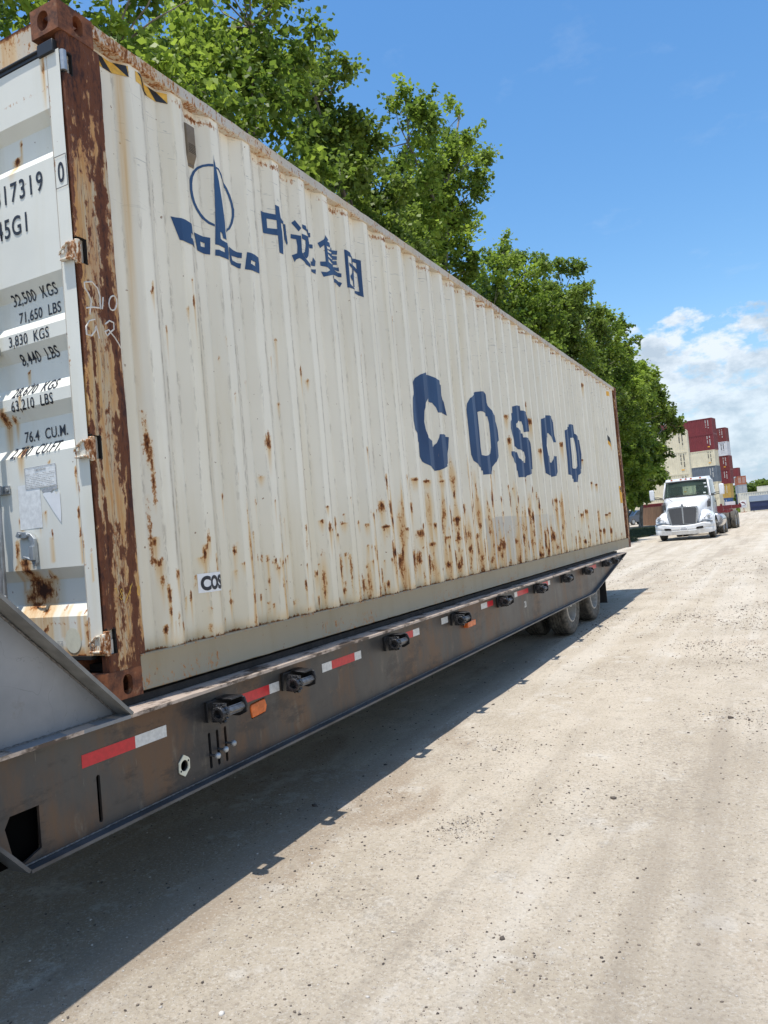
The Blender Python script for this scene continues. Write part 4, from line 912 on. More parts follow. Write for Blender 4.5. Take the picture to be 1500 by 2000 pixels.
# gasket plate round the port, and three pull knobs in the slots
def hexp(y, z, r, k=1.0): return [(y, z + r * 1.15), (y + r * .86, z + r * .62), (y + r * .80, z - r * .45), (y, z - r * 1.15), (y - r * .86, z - r * .62), (y - r * .80, z + r * .45)]
gp = MB(); ring_o = hexp(.295, -.332, .040); nr = 24; ri = [(.295 + .0235 * math.cos(2 * PI * i / nr), -.332 + .0235 * math.sin(2 * PI * i / nr)) for i in range(nr)]
def dens_poly(p, n):
    out = []; L_ = len(p)
    for i in range(n):
        t = 2 * PI * i / n; best = None
        for a, b in zip(p, p[1:] + p[:1]):
            dx, dz = math.cos(t), math.sin(t); ex, ez = b[0] - a[0], b[1] - a[1]; den = dx * ez - dz * ex
            if abs(den) < 1e-9: continue
            ax, az = a[0] - .295, a[1] + .332; s_ = (ax * ez - az * ex) / den; u = (ax * dz - az * dx) / den
            if s_ > 0 and -1e-6 <= u <= 1 + 1e-6: best = s_
        out.append((.295 + best * math.cos(t), -.332 + best * math.sin(t)))
    return out
ro = dens_poly(ring_o, nr)
gp.loft([[(XF + .001, y, z) for y, z in ri], [(XF + .001, y, z) for y, z in ro], [(XF + .006, y, z) for y, z in ro], [(XF + .006, y, z) for y, z in ri], [(XF + .001, y, z) for y, z in ri]], caps=False)
gpo = gp.build('port_gasket', M['cream'], TR)
MB().cyl((XF + .004, .271, -.350), (XF + .0068, .271, -.350), .0045, n=10).build('bolt_hole', M['dark'], gpo); MB().cyl((XF + .004, .319, -.316), (XF + .0068, .319, -.316), .0045, n=10).build('bolt_hole', M['dark'], gpo)
for y, z in ((.478, -.338), (.534, -.326), (.592, -.314)):
    k = MB(); k.cyl((XF - .03, y - .010, z), (XF + .030, y - .004, z - .002), .0055, n=10)
    ko = k.build('pull_rod', M['winchw'], TR)
    s = MB(); s.lathe([(.0005, -.014), (.008, -.012), (.0135, -.005), (.0145, .001), (.012, .008), (.006, .0125), (.0005, .0135)], (XF + .038, y - .004, z - .002), (1, 0, 0), 18); s.build('pull_knob', M['galv'], ko)
# chalked digits on the beam
bm = text_mesh('20', .085, .8, .002); shift(bm, 5.28, -.262); drape(bm, 'lettering', lambda y, z: (XF + .0012, y, z), M['silver'], TR)
# tandem axles
def wheel_parts():
    R = .465; t = MB()
    prof_ = [(.29, -.10), (.36, -.118), (.42, -.120), (.448, -.108), (.460, -.092)]
    for k in range(5):
        c = -.072 + k * .036
        prof_ += [(R, c - .013), (R, c + .013), (R - .013, c + .0145), (R - .013, c + .0215)]
    prof_ = prof_[:-2] + [(.460, .092), (.448, .108), (.42, .120), (.36, .118), (.29, .10)]
    t.lathe(prof_, (0, 0, 0), (1, 0, 0), 56)
    r = MB(); r.lathe([(.292, .085), (.285, .108), (.270, .110), (.262, .085), (.250, .02), (.245, -.03), (.215, -.045), (.12, -.035), (.11, .03), (.001, .035)], (0, 0, 0), (1, 0, 0), 40)
    r.lathe([(.292, -.085), (.285, -.108), (.262, -.085), (.245, -.02)], (0, 0, 0), (1, 0, 0), 40)
    hub = MB().cyl((-.03, 0, 0), (.10, 0, 0), .085, .07, n=20)
    for i in range(10): a = 2 * PI * i / 10; hub.cyl((-.06, .145 * math.cos(a), .145 * math.sin(a)), (.0, .145 * math.cos(a), .145 * math.sin(a)), .016, n=6)
    return t, r, hub
tm, rm, hm = wheel_parts()
W0 = empty('wheel', (0, 0, 0)); tm.build('tyre', M['tyre'], W0, smooth=50); rm.build('rim', M['rim'], W0, smooth=50); hm.build('hub', M['galv'], W0)
WH = []
for i, (x, y) in enumerate([(-.10, 7.48), (-.10, 8.78), (-.44, 7.48), (-.44, 8.78), (-2.0, 7.48), (-2.0, 8.78), (-2.34, 7.48), (-2.34, 8.78)]):
    w = W0 if i == 0 else copy_tree(W0)
    w.parent = TR; w.scale = (1.0, .86, .86); w.location = Vector((x, y, gz(x, y) + .398)) - ROOTS[TR.name]
    w.rotation_euler = (i * .7, 0, 0 if x > -1 and i not in (2, 3) else PI)
for y in (7.48, 8.78): MB().cyl((-2.2, y, -.46), (-.30, y, -.46), .065, n=14).build('axle', M['deck'], TR)
MB().box((-.36, 9.84, -.74), (-.03, 9.852, -.26)).build('mud_flap', M['rubber'], TR); MB().box((-2.45, 9.84, -.79), (-1.9, 9.852, -.26)).build('mud_flap', M['rubber'], TR)
# landing legs stand just ahead, out under the neck

def bead(pts, r, name='weld_bead'):
    P_ = []
    for (x, y, z), (x2, y2, z2) in zip(pts, pts[1:]):
        n = max(2, int(math.dist((x, y, z), (x2, y2, z2)) / .012))
        for i in range(n): t = i / n; k = .0012 * mnoise.noise(Vector((i * 1.7, y * 9, 3))); P_.append((x + (x2 - x) * t + k, y + (y2 - y) * t, z + (z2 - z) * t + k))
    P_.append(tuple(pts[-1])); g = MB(); g.tube(P_, [r * (1 + .3 * math.sin(i * 2.1)) for i in range(len(P_))], 6); return g.build(name, M['weld'], TR, smooth=60)
bead([(.053, -1.0, .915), (.053, -.552, .473), (.053, -.03, -.028)], .0045); bead([(.054, -.62, -.035), (.054, -.03, -.035)], .005)
bead([(XF + .001, -.50, -.431), (XF + .001, 8.3, -.431)], .0035); bead([(XF + .001, -.60, -.0525), (XF + .001, 10.8, -.0525)], .003)
# ============================================================ ground
def ground_mat():
    m = MT('crushed_limestone', .92, spec=.25)
    big = m.noise(.22, 5, .6, stretch=(1.6, .55, 1)); mid = m.noise(1.3, 7, .62, stretch=(1.3, .7, 1), off=(4, 1, 0)); sm = m.noise(9, 7, .65)
    fine = m.noise(55, 6, .75); gr = m.noise(210, 3, .7)
    c = m.mix(m.step(mid, .32, .66), (.415, .355, .27), (.52, .455, .36))
    brown = m.step(m.math('ADD', m.math('MULTIPLY', big, .6), m.math('MULTIPLY', mid, .5)), .58, .68)
    c = m.mix(m.math('MULTIPLY', brown, .62), c, (.35, .275, .195))
    # packed tan soil by the trailer, carried under it to deepen the shadow
    dirt_shade = m.step(m.math('ADD', m.attr('dirt_shade'), m.math('MULTIPLY', m.math('SUBTRACT', mid, .5), 2.4)), .36, .70)
    c = m.mix(m.math('MULTIPLY', dirt_shade, .78), c, (.32, .25, .175))
    c = m.mix(m.math('MULTIPLY', m.step(m.noise(3.1, 8, .7, off=(9, 9, 1)), .56, .66), .55), c, (.58, .54, .47))      # chalky crust
    c = m.mix(m.math('MULTIPLY', m.step(sm, .52, .72), .35), c, (.245, .215, .175))
    c = m.mix(m.math('MULTIPLY', m.step(fine, .51, .62), .52), c, (.23, .19, .145))
    c = m.mix(m.math('MULTIPLY', m.step(m.noise(75, 5, .7, off=(5, 5, 5)), .52, .64), .50), c, (.62, .58, .51))
    rut = m.noise(1.7, 4, .55, stretch=(1.6, .07, 1), off=(2, 0, 0))
    c = m.mix(m.math('MULTIPLY', m.step(rut, .52, .64), .42), c, (.29, .245, .19))
    c = m.mix(m.math('MULTIPLY', m.step(rut, .45, .34), .30), c, (.60, .56, .49))
    # coarser loose drifts between the packed tracks
    dr = m.math('MULTIPLY', m.step(m.noise(.9, 6, .65, off=(7, 1, 0)), .50, .60), m.step(m.noise(38, 5, .75, off=(1, 6, 0)), .50, .58))
    c = m.mix(m.math('MULTIPLY', dr, .42), c, (.235, .205, .165))
    # embedded stones of several sizes
    for sc, thr, dk, amt in ((22, .17, (.13, .11, .09), .66), (70, .26, (.15, .13, .11), .55), (150, .34, (.12, .10, .085), .52), (130, .30, (.58, .56, .51), .45)):
        v = m.n('ShaderNodeTexVoronoi', feature='F1'); v.inputs['Scale'].default_value = sc
        mp = m.n('ShaderNodeMapping'); mp.inputs['Scale'].default_value = (1, 1, .02); m.lk(m.tc.outputs['Object'], mp.inputs[0]); m.lk(mp.outputs[0], v.inputs['Vector'])
        sp = m.n('ShaderNodeSeparateColor'); m.lk(v.outputs['Color'], sp.inputs[0])
        sel = m.step(sp.outputs[0], amt + .17, amt + .19); size = m.math('MULTIPLY', m.math('POWER', sp.outputs[1], 1.6), thr)
        sel = m.math('MULTIPLY', sel, m.step(m.noise(1.1 if sc < 60 else 2.7, 4, .6, off=(sc, 1, 1)), .42, .60))
        inside = m.math('LESS_THAN', v.outputs['Distance'], size)
        c = m.mix(m.math('MULTIPLY', m.math('MULTIPLY', inside, sel), .75), c, dk)
    m.col(c)
    h = m.math('ADD', m.math('ADD', m.math('MULTIPLY', sm, .6), m.math('MULTIPLY', fine, .7)), m.math('MULTIPLY', gr, .3))
    m.bump(h, .9, .016)
    return m.m
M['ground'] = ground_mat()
def axis(lims):
    out = []
    for a, b, st in lims: out += list(np.arange(a, b, st))
    return out + [lims[-1][1]]
gx_ = axis([(-600, -60, 60), (-60, -12, 6), (-12, -3, .6), (-3, 8, .12), (8, 20, 1), (20, 80, 10), (80, 600, 65)])
gy_ = axis([(-60, -6, 6), (-6, -2, .5), (-2, 14, .12), (14, 50, .6), (50, 140, 5), (140, 1500, 80)])
def gfun(x, y):
    k = 1.0 if (-14 < x < 20 and y < 60) else 0
    return (x, y, gz(x, y) + k * (.012 * mnoise.noise(Vector((x * .9, y * .45, 0))) + .006 * mnoise.noise(Vector((x * 3, y * 2.2, 5))) - .008))
nu, nv = len(gx_), len(gy_)
me = bpy.data.meshes.new('ground'); me.from_pydata([gfun(x, y) for y in gy_ for x in gx_], [], [(j * nu + i, j * nu + i + 1, (j + 1) * nu + i + 1, (j + 1) * nu + i) for j in range(nv - 1) for i in range(nu - 1)])
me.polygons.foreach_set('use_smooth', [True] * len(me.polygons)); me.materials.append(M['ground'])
GX, GY = np.meshgrid(np.array(gx_), np.array(gy_)); set_attr(me, 'dirt_shade', (np.clip((1.0 - GX) / .9, 0, 1) * np.clip((4.2 - GY) / 2.5, .30, 1) * (GX > -4) * (GY < 14)).ravel() * .75)  # tan patch, strongest under the trailer to darken its shadow
tag((lambda o: (COL.objects.link(o), o)[1])(bpy.data.objects.new('ground', me)), kind='structure')

# loose stones, nobody could count them
def stone_mat():
    m = MT('loose_stone', .9, spec=.3); g = m.n('ShaderNodeAttribute'); g.attribute_name = 'tone'
    r = m.n('ShaderNodeValToRGB'); r.color_ramp.elements[0].color = (.055, .045, .04, 1); r.color_ramp.elements[1].color = (.58, .55, .50, 1)
    e = r.color_ramp.elements.new(.45); e.color = (.20, .165, .13, 1); m.lk(g.outputs['Fac'], r.inputs[0]); m.col(r.outputs[0]); return m.m
def stones(n, seed):
    r = np.random.RandomState(seed)
    ico = bmesh.new(); bmesh.ops.create_icosphere(ico, subdivisions=1, radius=1); bv = np.array([v.co[:] for v in ico.verts]); bf = np.array([[v.index for v in f.verts] for f in ico.faces]); ico.free()
    K = len(bv); V = []; F = []; tone = []
    clus = r.uniform([-2, -1.5], [6, 10], (60, 2)); crad = r.uniform(.08, .55, 60)
    for i in range(n):
        if r.rand() < .55: c_ = r.randint(60); c = clus[c_]; x, y = c + r.normal(0, 1, 2) * crad[c_]
        else:
            y = -2.0 + 22 * r.rand() ** 1.7; x = r.uniform(-2.2, 2.6 + y * .32)
        s = .0020 + .0058 * r.rand() ** 6 * (1 + .08 * max(0, y)) + .0003 * max(0, y)
        if r.rand() < .008: s *= 2.2
        q = bv * r.uniform(.6, 1.25, (K, 1)) * np.array([1, r.uniform(.6, 1), r.uniform(.35, .7)]) * s
        a = r.rand() * 6.28; ca, sa = math.cos(a), math.sin(a)
        q = np.stack([q[:, 0] * ca - q[:, 1] * sa, q[:, 0] * sa + q[:, 1] * ca, q[:, 2]], 1) + [x, y, gfun(x, y)[2] + s * .18]
        V.append(q); F.append(bf + i * K); t = r.rand(); tone += [t * .42 if r.rand() < .6 else .4 + t * .6] * K
    V = np.concatenate(V); F = np.concatenate(F)
    me = bpy.data.meshes.new('loose_gravel'); me.vertices.add(len(V)); me.vertices.foreach_set('co', V.ravel().astype(np.float32))
    me.loops.add(F.size); me.loops.foreach_set('vertex_index', F.ravel().astype(np.int32)); me.polygons.add(len(F)); me.polygons.foreach_set('loop_start', np.arange(0, F.size, 3, dtype=np.int32))
    me.update(); set_attr(me, 'tone', tone); me.materials.append(stone_mat()); o = bpy.data.objects.new('loose_gravel', me); COL.objects.link(o)
    tag(o, 'small loose stones and grit scattered over the pale limestone lane', 'gravel', kind='stuff')
stones(40000, 5)

# grass verge below the trees
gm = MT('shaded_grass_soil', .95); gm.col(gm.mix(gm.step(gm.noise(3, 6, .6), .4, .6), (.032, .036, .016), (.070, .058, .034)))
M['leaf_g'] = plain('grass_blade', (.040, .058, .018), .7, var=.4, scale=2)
vp = []
yv = subdiv([-30, 70], 1.0); g = MB(); xs_ = [-30, -12, -8, -6, -4.6]
rows = [[(x if k < 4 else -4.3 + .35 * math.sin(y * .9) + .25 * math.sin(y * 2.3) + (.012 * (y - 30)), y, gz(x, y) + (.03 if k < 4 else .006)) for k, x in enumerate(xs_)] for y in yv]
for a, b in zip(rows, rows[1:]):
    for i in range(4): g.add([a[i], a[i + 1], b[i + 1], b[i]], [(0, 1, 2, 3)])
tag(g.build('verge', gm.m, None), kind='structure')
def blades(name, n, area, h, seed, label):
    r = np.random.RandomState(seed); x = r.uniform(area[0], area[1], n); y = r.uniform(area[2], area[3], n)
    keep = x < -4.35 + .35 * np.sin(y * .9) + .25 * np.sin(y * 2.3) + .012 * (y - 30); x = x[keep]; y = y[keep]; n = len(x)
    z = -.9 + .0055 * y + .01; a = r.rand(n) * 6.28; hh = h * r.uniform(.4, 1.2, n); w = .012
    lean = r.normal(0, .35, (n, 2)) * hh[:, None]
    V = np.stack([np.stack([x - w * np.cos(a), y - w * np.sin(a), z], 1), np.stack([x + w * np.cos(a), y + w * np.sin(a), z], 1), np.stack([x + lean[:, 0], y + lean[:, 1], z + hh], 1)], 1).reshape(-1, 3)
    me = bpy.data.meshes.new(name); me.vertices.add(len(V)); me.vertices.foreach_set('co', V.ravel().astype(np.float32)); me.loops.add(len(V)); me.loops.foreach_set('vertex_index', np.arange(len(V), dtype=np.int32))
    me.polygons.add(n); me.polygons.foreach_set('loop_start', np.arange(0, len(V), 3, dtype=np.int32)); me.update(); me.materials.append(M['leaf_g'])
    o = bpy.data.objects.new(name, me); COL.objects.link(o); tag(o, label, 'grass', kind='stuff')
blades('grass', 60000, (-8, -3.2, 26, 62), .10, 3, 'dark green grass growing on the shaded verge under the trees')

# ============================================================ stacked containers
def paint(name, c, v=.10):
    m = MT(name, .55); f = m.noise(1.1, 6, .6); vs_ = m.noise(2.5, 5, .6, stretch=(1, 1, .12))
    k = m.mix(m.step(f, .3, .7), tuple(x * (1 - v) for x in c), tuple(min(1, x * (1 + v)) for x in c))
    k = m.mix(m.math('MULTIPLY', m.step(vs_, .56, .75), .35), k, tuple(x * .55 + .05 for x in c)); m.col(k); return m.m
PM = {'maroon': paint('maroon_paint', (.17, .022, .026)), 'red': paint('oxide_red_paint', (.165, .026, .022)), 'beige': paint('beige_paint', (.66, .60, .44)), 'slate': paint('slate_grey_paint', (.115, .14, .17)),
      'white': paint('dull_white_paint', (.60, .61, .62)), 'ochre': paint('ochre_paint', (.47, .31, .075)), 'blue': paint('mid_blue_paint', (.035, .10, .26)), 'navy': paint('navy_paint', (.016, .028, .085)),
      'rust': paint('rust_red_paint', (.34, .10, .045)), 'grey': paint('light_grey_paint', (.30, .33, .36)), 'ivory': paint('ivory_paint', (.70, .68, .58))}
def stack_box(L, H, mat, loc, rz, label, group, cat='shipping container', marks=True, door=False):
    """origin: bottom right front corner; long face on local y = 0 looking to -y, running to -x"""
    r = empty('stacked_container', (0, 0, 0), label, cat, group)
    W = 2.438; f = MB(); t = .16
    for x in (-L, -t):
        for y in (0, W - t): f.box((x, y, .0), (x + t, y + t, H))
    for y in (0, W - .1):
        f.box((-L + t, y, 0), (-t, y + .1, .15)); f.box((-L + t, y, H - .09), (-t, y + .1, H))
    for x in (-L, -.1):
        f.box((x, t, 0), (x + .1, W - t, .15)); f.box((x, t, H - .11), (x + .1, W - t, H))
    f.build('frame', PM[mat], r, smooth=0)
    def cor(a0, a1, fixed, ax, sgn):
        g = MB(); pts = []; u = a0
        while u < a1:
            for du, dp in ((0, .02), (.07, .02), (.14, .065), (.21, .065)):
                if u + du < a1: pts.append((u + du, dp))
            u += .28
        pts.append((a1, .02))
        for (p, dp), (q, dq) in zip(pts, pts[1:]):
            A = (p, fixed + sgn * dp) if ax == 0 else (fixed + sgn * dp, p); B = (q, fixed + sgn * dq) if ax == 0 else (fixed + sgn * dq, q)
            g.add([(A[0], A[1], .14), (B[0], B[1], .14), (B[0], B[1], H - .08), (A[0], A[1], H - .08)], [(0, 1, 2, 3)])
        return g
    cor(-L + t, -t, 0, 0, 1).build('side_wall', PM[mat], r, smooth=0)
    cor(-L + t, -t, W, 0, -1).build('side_wall', PM[mat], r, smooth=0)
    cor(t, W - t, -L, 1, 1).build('end_wall', PM[mat], r, smooth=0)
    if door:
        for a, b in ((t, W / 2 - .02), (W / 2 + .02, W - t)):
            d = MB().box((-.06, a, .15), (-.02, b, H - .11)).build('door', PM[mat], r)
            hb = MB()
            for q in (.28, .72): y = a + (b - a) * q; hb.cyl((0, y, .1), (0, y, H - .1), .025, n=6)
            hb.build('lock_bar', M['galv'], d)
            lb = MB()
            for i in range(5): lb.box((-.018, a + .12, .6 + i * .33), (-.012, b - .12, .68 + i * .33))
            lb.build('lettering', M['silver'], d)
    else: cor(t, W - t, 0, 1, -1).build('end_wall', PM[mat], r, smooth=0)
    MB().box((-L + .1, .1, H - .05), (-.1, W - .1, H - .02)).build('roof', PM[mat], r, smooth=0)
    if marks:
        g = MB(); rr = random.Random(sum(map(ord, label)) % 999)
        mm = M['black'] if mat in ('beige', 'ivory', 'white') else M['silver']
        for col_, z1 in ((-.62, .32), (-1.0, .45)):
            z = H - .35
            while z > H * z1: g.box((col_ - .07, -.002, z - .10), (col_ + .07, .018, z)); z -= .17 if rr.random() < .8 else .34
        g.build('lettering', mm, r, smooth=0)
        if rr.random() < .55:
            MB().box((-1.05, -.004, .46), (-.70, .017, .60)).build('warning_label', M['yellow'], r, smooth=0)
    r.location = loc; r.rotation_euler.z = rz
    return r
RZ = rad(-10); G1 = 'shipping containers stacked in the yard'
def at_stack(x, y, z, L, H, mat, label, rz=RZ, group=G1, **k): return stack_box(L, H, mat, (x, y, z), rz, label, group, **k)
z0 = -.40
names = ['beige container at the bottom of the stack behind the truck cab and trees', 'beige container second from the bottom, right behind the truck roof', 'beige container with a yellow label, third from the ground beside the tree', 'beige container topping the left stack, half hidden by the tree']
for i in range(4): at_stack(-7.42, 105.9, z0 + 2.9 * i, 12.19, 2.896, 'beige', names[i], rz=rad(1))
mid = [('beige', 'beige container at the foot of the middle stack behind the truck'), ('beige', 'beige container right above the lowest one of the middle stack'), ('slate', 'slate grey container between beige ones in the middle stack'), ('beige', 'beige container directly on top of the slate grey one'), ('maroon', 'lower maroon container near the top of the tallest stack'), ('maroon', 'topmost maroon container of the tallest stack')]
for i, (c, l) in enumerate(mid): at_stack(-5.9 + (.03, -.04, .02, -.05, .04, 0)[i], 132.5, z0 + 2.6 * i, 12.19, 2.591, c, l)
rt = [('blue', 'mid blue container at the ground, right of the truck'), ('ochre', 'ochre yellow container on top of the mid blue one'), ('maroon', 'dark maroon container right above the ochre one'), ('red', 'oxide red container under the white one in the right stack'), ('white', 'white container between two red ones in the right stack'), ('red', 'oxide red container topping the right stack')]
for i, (c, l) in enumerate(rt): at_stack(-4.9 + (-.5, -.25, 0, .04, -.08, -.1)[i], 152.1, z0 + 2.6 * i, 6.06 if i < 2 else 12.19, 2.591, c, l)
fr = [('navy', 'navy container at the ground of the far low stack, doors facing the lane'), ('navy', 'navy container second from the ground in the far low stack'), ('grey', 'light grey container in the far low stack with white lettering'), ('rust', 'rust red container with striped doors in the far low stack')]
for i, (c, l) in enumerate(fr): at_stack(-7.9, 250.5, z0 - .6 + 2.6 * i, 12.19, 2.591, c, l, rz=rad(-84), door=True, marks=False)
at_stack(-7.3, 250.5, z0 - .6 + 2.6 * 4, 6.06, 2.591, 'maroon', 'maroon container lying across the top of the far low stack', marks=False)
at_stack(3.9, 111.6, z0 + .05, 6.06, 2.591, 'ivory', 'ivory container standing alone on the ground behind the signboard', rz=rad(8))
at_stack(4.6, 221, .2, 6.06, 2.591, 'red', 'oxide red container far behind the navy dumpster', rz=rad(4), marks=False)
at_stack(3.6, 237, 2.9, 6.06, 2.591, 'ivory', 'ivory container stacked high far behind the navy dumpster', rz=rad(4), marks=False)
at_stack(3.5, 237, .2, 6.06, 2.591, 'slate', 'slate grey container under the far ivory one', rz=rad(4), marks=False)

# ============================================================ dumpster, signs, fence, car
DU = empty('dumpster', (1.6, 108.2, -.33), 'navy blue covered dumpster with a sloping lid at the edge of the yard', 'dumpster')
b = MB(); b.prism([(107.0, -.22), (109.0, -.22), (109.0, 1.0), (108.6, 1.62), (107.0, .95)], 0, -.85, 4.1); b.build('bin', PM['navy'], DU, bevel=.02)
l_ = MB(); l_.prism([(106.94, .97), (108.62, 1.70), (108.62, 1.64), (106.98, .91)], 0, -.90, 1.55); l_.build('lid', PM['slate'], DU); l_ = MB(); l_.prism([(106.94, .97), (108.62, 1.70), (108.62, 1.64), (106.98, .91)], 0, 1.65, 4.15); l_.build('lid', PM['slate'], DU)
r_b = MB()
for x in (-.7, .2, 1.1, 2.0, 2.9, 3.8): r_b.box((x, 106.93, -.2), (x + .08, 107.0, .88))
r_b.box((-.85, 106.94, .28), (4.1, 107.0, .36)); r_b.build('side_rib', PM['navy'], DU)
MB().box((1.5, 106.90, .45), (2.6, 106.935, .75)).build('label_plate', M['label'], DU)
for x in (-.5, 3.6): MB().cyl((x, 107.3, -.27), (x + .1, 107.3, -.27), .09, n=12).build('caster', M['rubber'], DU)
SG = empty('signboard', (-1.68, 109.2, -.31), 'white signboard with a dark red swoosh on a short post before the ivory container', 'signboard')
MB().box((-2.05, 109.2, .25), (-1.28, 109.24, 1.22)).build('board', M['white'], SG, bevel=.01)
sw = [(-1.95, .98), (-1.75, 1.06), (-1.52, .98), (-1.40, .70), (-1.46, .58), (-1.52, .80), (-1.68, .90), (-1.80, .90)]
MB().prism([(x, z) for x, z in sw], 1, 109.185, 109.198).build('swoosh', PM['maroon'], SG, smooth=0)
tx = MB()
for i in range(6): tx.box((-1.97 + .09 * i, 109.188, .48), (-1.91 + .09 * i, 109.198, .56)); tx.box((-1.97 + .1 * i, 109.188, .33), (-1.90 + .1 * i, 109.198, .36))
tx.build('lettering', PM['blue'], SG, smooth=0)
MB().box((-1.70, 109.24, -.33), (-1.62, 109.30, .4)).build('post', PM['rust'], SG); MB().box((-2.0, 109.1, -.34), (-1.32, 109.4, -.28)).build('foot', PM['rust'], SG)
wd = MT('weathered_cedar', .85); wd.col(wd.mix(wd.step(wd.noise(3, 6, .7, stretch=(6, 6, .3)), .3, .7), (.16, .085, .045), (.30, .17, .095))); M['cedar'] = wd.m
FE = empty('board_fence', (-8.5, 71.5, -.5), 'brown wooden board fence between the parked car and the truck', 'fence')
fp = MB(); A = Vector((-9.1, 72.6)); B = Vector((-6.6, 69.4)); nB = 30
for i in range(nB):
    p = A.lerp(B, i / nB); q = A.lerp(B, (i + .93) / nB); h = 1.14 + .02 * math.sin(i * 2.3); dn = Vector((.62, -.78)) * .015 * (i % 2)
    fp.prism([(p.x + dn.x, p.y + dn.y), (q.x + dn.x, q.y + dn.y), (q.x + .02 + dn.x, q.y + .02 + dn.y), (p.x + .02 + dn.x, p.y + .02 + dn.y)], 2, gz(0, 71) - .02, h)
fp.build('fence_boards', M['cedar'], FE, smooth=0)
fr_ = MB()
for z in (-.2, .8): fr_.prism([(A.x + .05, A.y + .05), (B.x + .05, B.y + .05), (B.x + .1, B.y + .1), (A.x + .1, A.y + .1)], 2, z, z + .09)
fr_.build('fence_rail', M['cedar'], FE, smooth=0)
for t in (0, .25, .5, .75, 1): p = A.lerp(B, t); MB().box((p.x + .05, p.y + .08, gz(0, 71) - .05), (p.x + .15, p.y + .18, 1.1)).build('fence_post', M['cedar'], FE, smooth=0)
rb = empty('rusty_skip', (-7.9, 75.5, -.48), 'dark red skip showing above the wooden fence', 'skip')
MB().prism([(-9.1, -.48), (-7.6, -.48), (-7.4, 1.42), (-9.3, 1.42)], 1, 74.6, 76.4).build('body', PM['maroon'], rb, bevel=.02); MB().box((-9.38, 74.52, 1.38), (-7.32, 76.48, 1.48)).build('rim', PM['maroon'], rb, bevel=.01)

glass = MT('dark_car_glass', .05); glass.b.inputs['Coat Weight'].default_value = .5; glass.col((.02, .028, .032)); M['glass'] = glass.m
def carpaint(name, c):
    m = MT(name, .32); m.col(m.mix(m.noise(2, 4), tuple(x * .9 for x in c), c)); m.b.inputs['Coat Weight'].default_value = .7; m.b.inputs['Coat Roughness'].default_value = .08; return m.m
CA = empty('parked_car', (0, 0, 0), 'dark blue grey hatchback parked in the shade behind the trees', 'car')
bp = [(-2.15, .35), (-2.2, .75), (-2.0, .95), (-1.2, 1.02), (-.55, 1.50), (.2, 1.56), (1.3, 1.50), (1.9, 1.05), (2.15, .95), (2.18, .40), (1.7, .28), (-1.7, .28)]
def ring(x, k): return [(x, y, .9 + (z - .9) * (1 if z < 1.0 else k)) for y, z in bp]
MB().loft([ring(-.78, .80), ring(-.86, .95), ring(.86, .95), ring(.78, .80)][1:3]).build('body', carpaint('blue_grey_car_paint', (.05, .075, .11)), CA, bevel=.07, segs=3)
for sx in (-1, 1):
    MB().prism([(-1.0, 1.03), (-.50, 1.42), (.18, 1.47), (.18, 1.03)], 0, sx * .855, sx * .872).build('side_window', M['glass'], CA); MB().prism([(.24, 1.03), (.24, 1.47), (1.2, 1.42), (1.6, 1.06)], 0, sx * .855, sx * .872).build('side_window', M['glass'], CA)
    MB().lathe([(.0, .0), (.16, .0), (.19, .02)], (sx * .6, -2.16, .72), (0, -1, 0), 12).build('headlight', M['silver'], CA)
    for y in (-1.35, 1.35):
        w = MB().cyl((sx * .68, y, .33), (sx * .885, y, .33), .33, n=24).build('wheel', M['tyre'], CA, bevel=.03); MB().cyl((sx * .87, y, .33), (sx * .895, y, .33), .20, n=20).build('rim', M['galv'], w)
MB().prism([(-1.28, 1.0), (-.62, 1.47), (-.60, 1.50), (-1.30, 1.04)], 0, -.74, .74).build('windscreen', M['glass'], CA)
CA.location = (-11.0, 81.5, gz(0, 80)); CA.rotation_euler.z = rad(-32)
# ============================================================ the white day cab and the maroon chassis hitched behind it
def truck_white():
    m = MT('white_truck_paint', .32); sp_ = m.n('ShaderNodeSeparateXYZ'); m.lk(m.tc.outputs['Object'], sp_.inputs[0])
    d = m.math('MULTIPLY', m.step(sp_.outputs[2], 1.1, .25), m.step(m.noise(6, 6, .7, stretch=(1, 1, .4)), .35, .65))
    c = m.mix(m.step(m.noise(2.5, 5, .6), .3, .7), (.70, .71, .72), (.79, .80, .81)); c = m.mix(m.math('MULTIPLY', d, .45), c, (.46, .41, .33)); m.col(c)
    m.b.inputs['Coat Weight'].default_value = .7; m.b.inputs['Coat Roughness'].default_value = .08; return m.m
M['tpaint'] = truck_white(); M['tdark'] = plain('truck_frame_black', (.03, .03, .032), .55)
M['chrome'] = plain('brushed_chrome', (.55, .55, .56), .22, .9, .12, 30); M['mesh'] = None
def grille_mat():
    m = MT('grille_mesh', .35, .7); v = m.n('ShaderNodeTexWave', wave_type='BANDS', bands_direction='Z'); v.inputs['Scale'].default_value = 9.0; m.lk(m.tc.outputs['Object'], v.inputs['Vector'])
    m.col(m.mix(m.step(v.outputs['Fac'], .3, .6), (.03, .03, .034), (.22, .22, .23))); return m.m
M['mesh'] = grille_mat()
wsg = MT('windscreen_glass', .03); wsg.b.inputs['Transmission Weight'].default_value = .85; wsg.b.inputs['IOR'].default_value = 1.1; wsg.col((.62, .72, .66)); wsg.b.inputs['Transmission Weight'].default_value = .93; wsg.col((.36, .48, .42)); M['wsg'] = wsg.m
cl = MT('headlamp_glass', .08); cl.col(cl.mix(cl.step(cl.noise(14, 4), .45, .55), (.28, .28, .29), (.75, .76, .78))); M['lamp'] = cl.m
TK = empty('semi_truck', (0, 0, 0), 'white day cab semi truck with a tall chrome grille, parked facing the camera', 'truck')
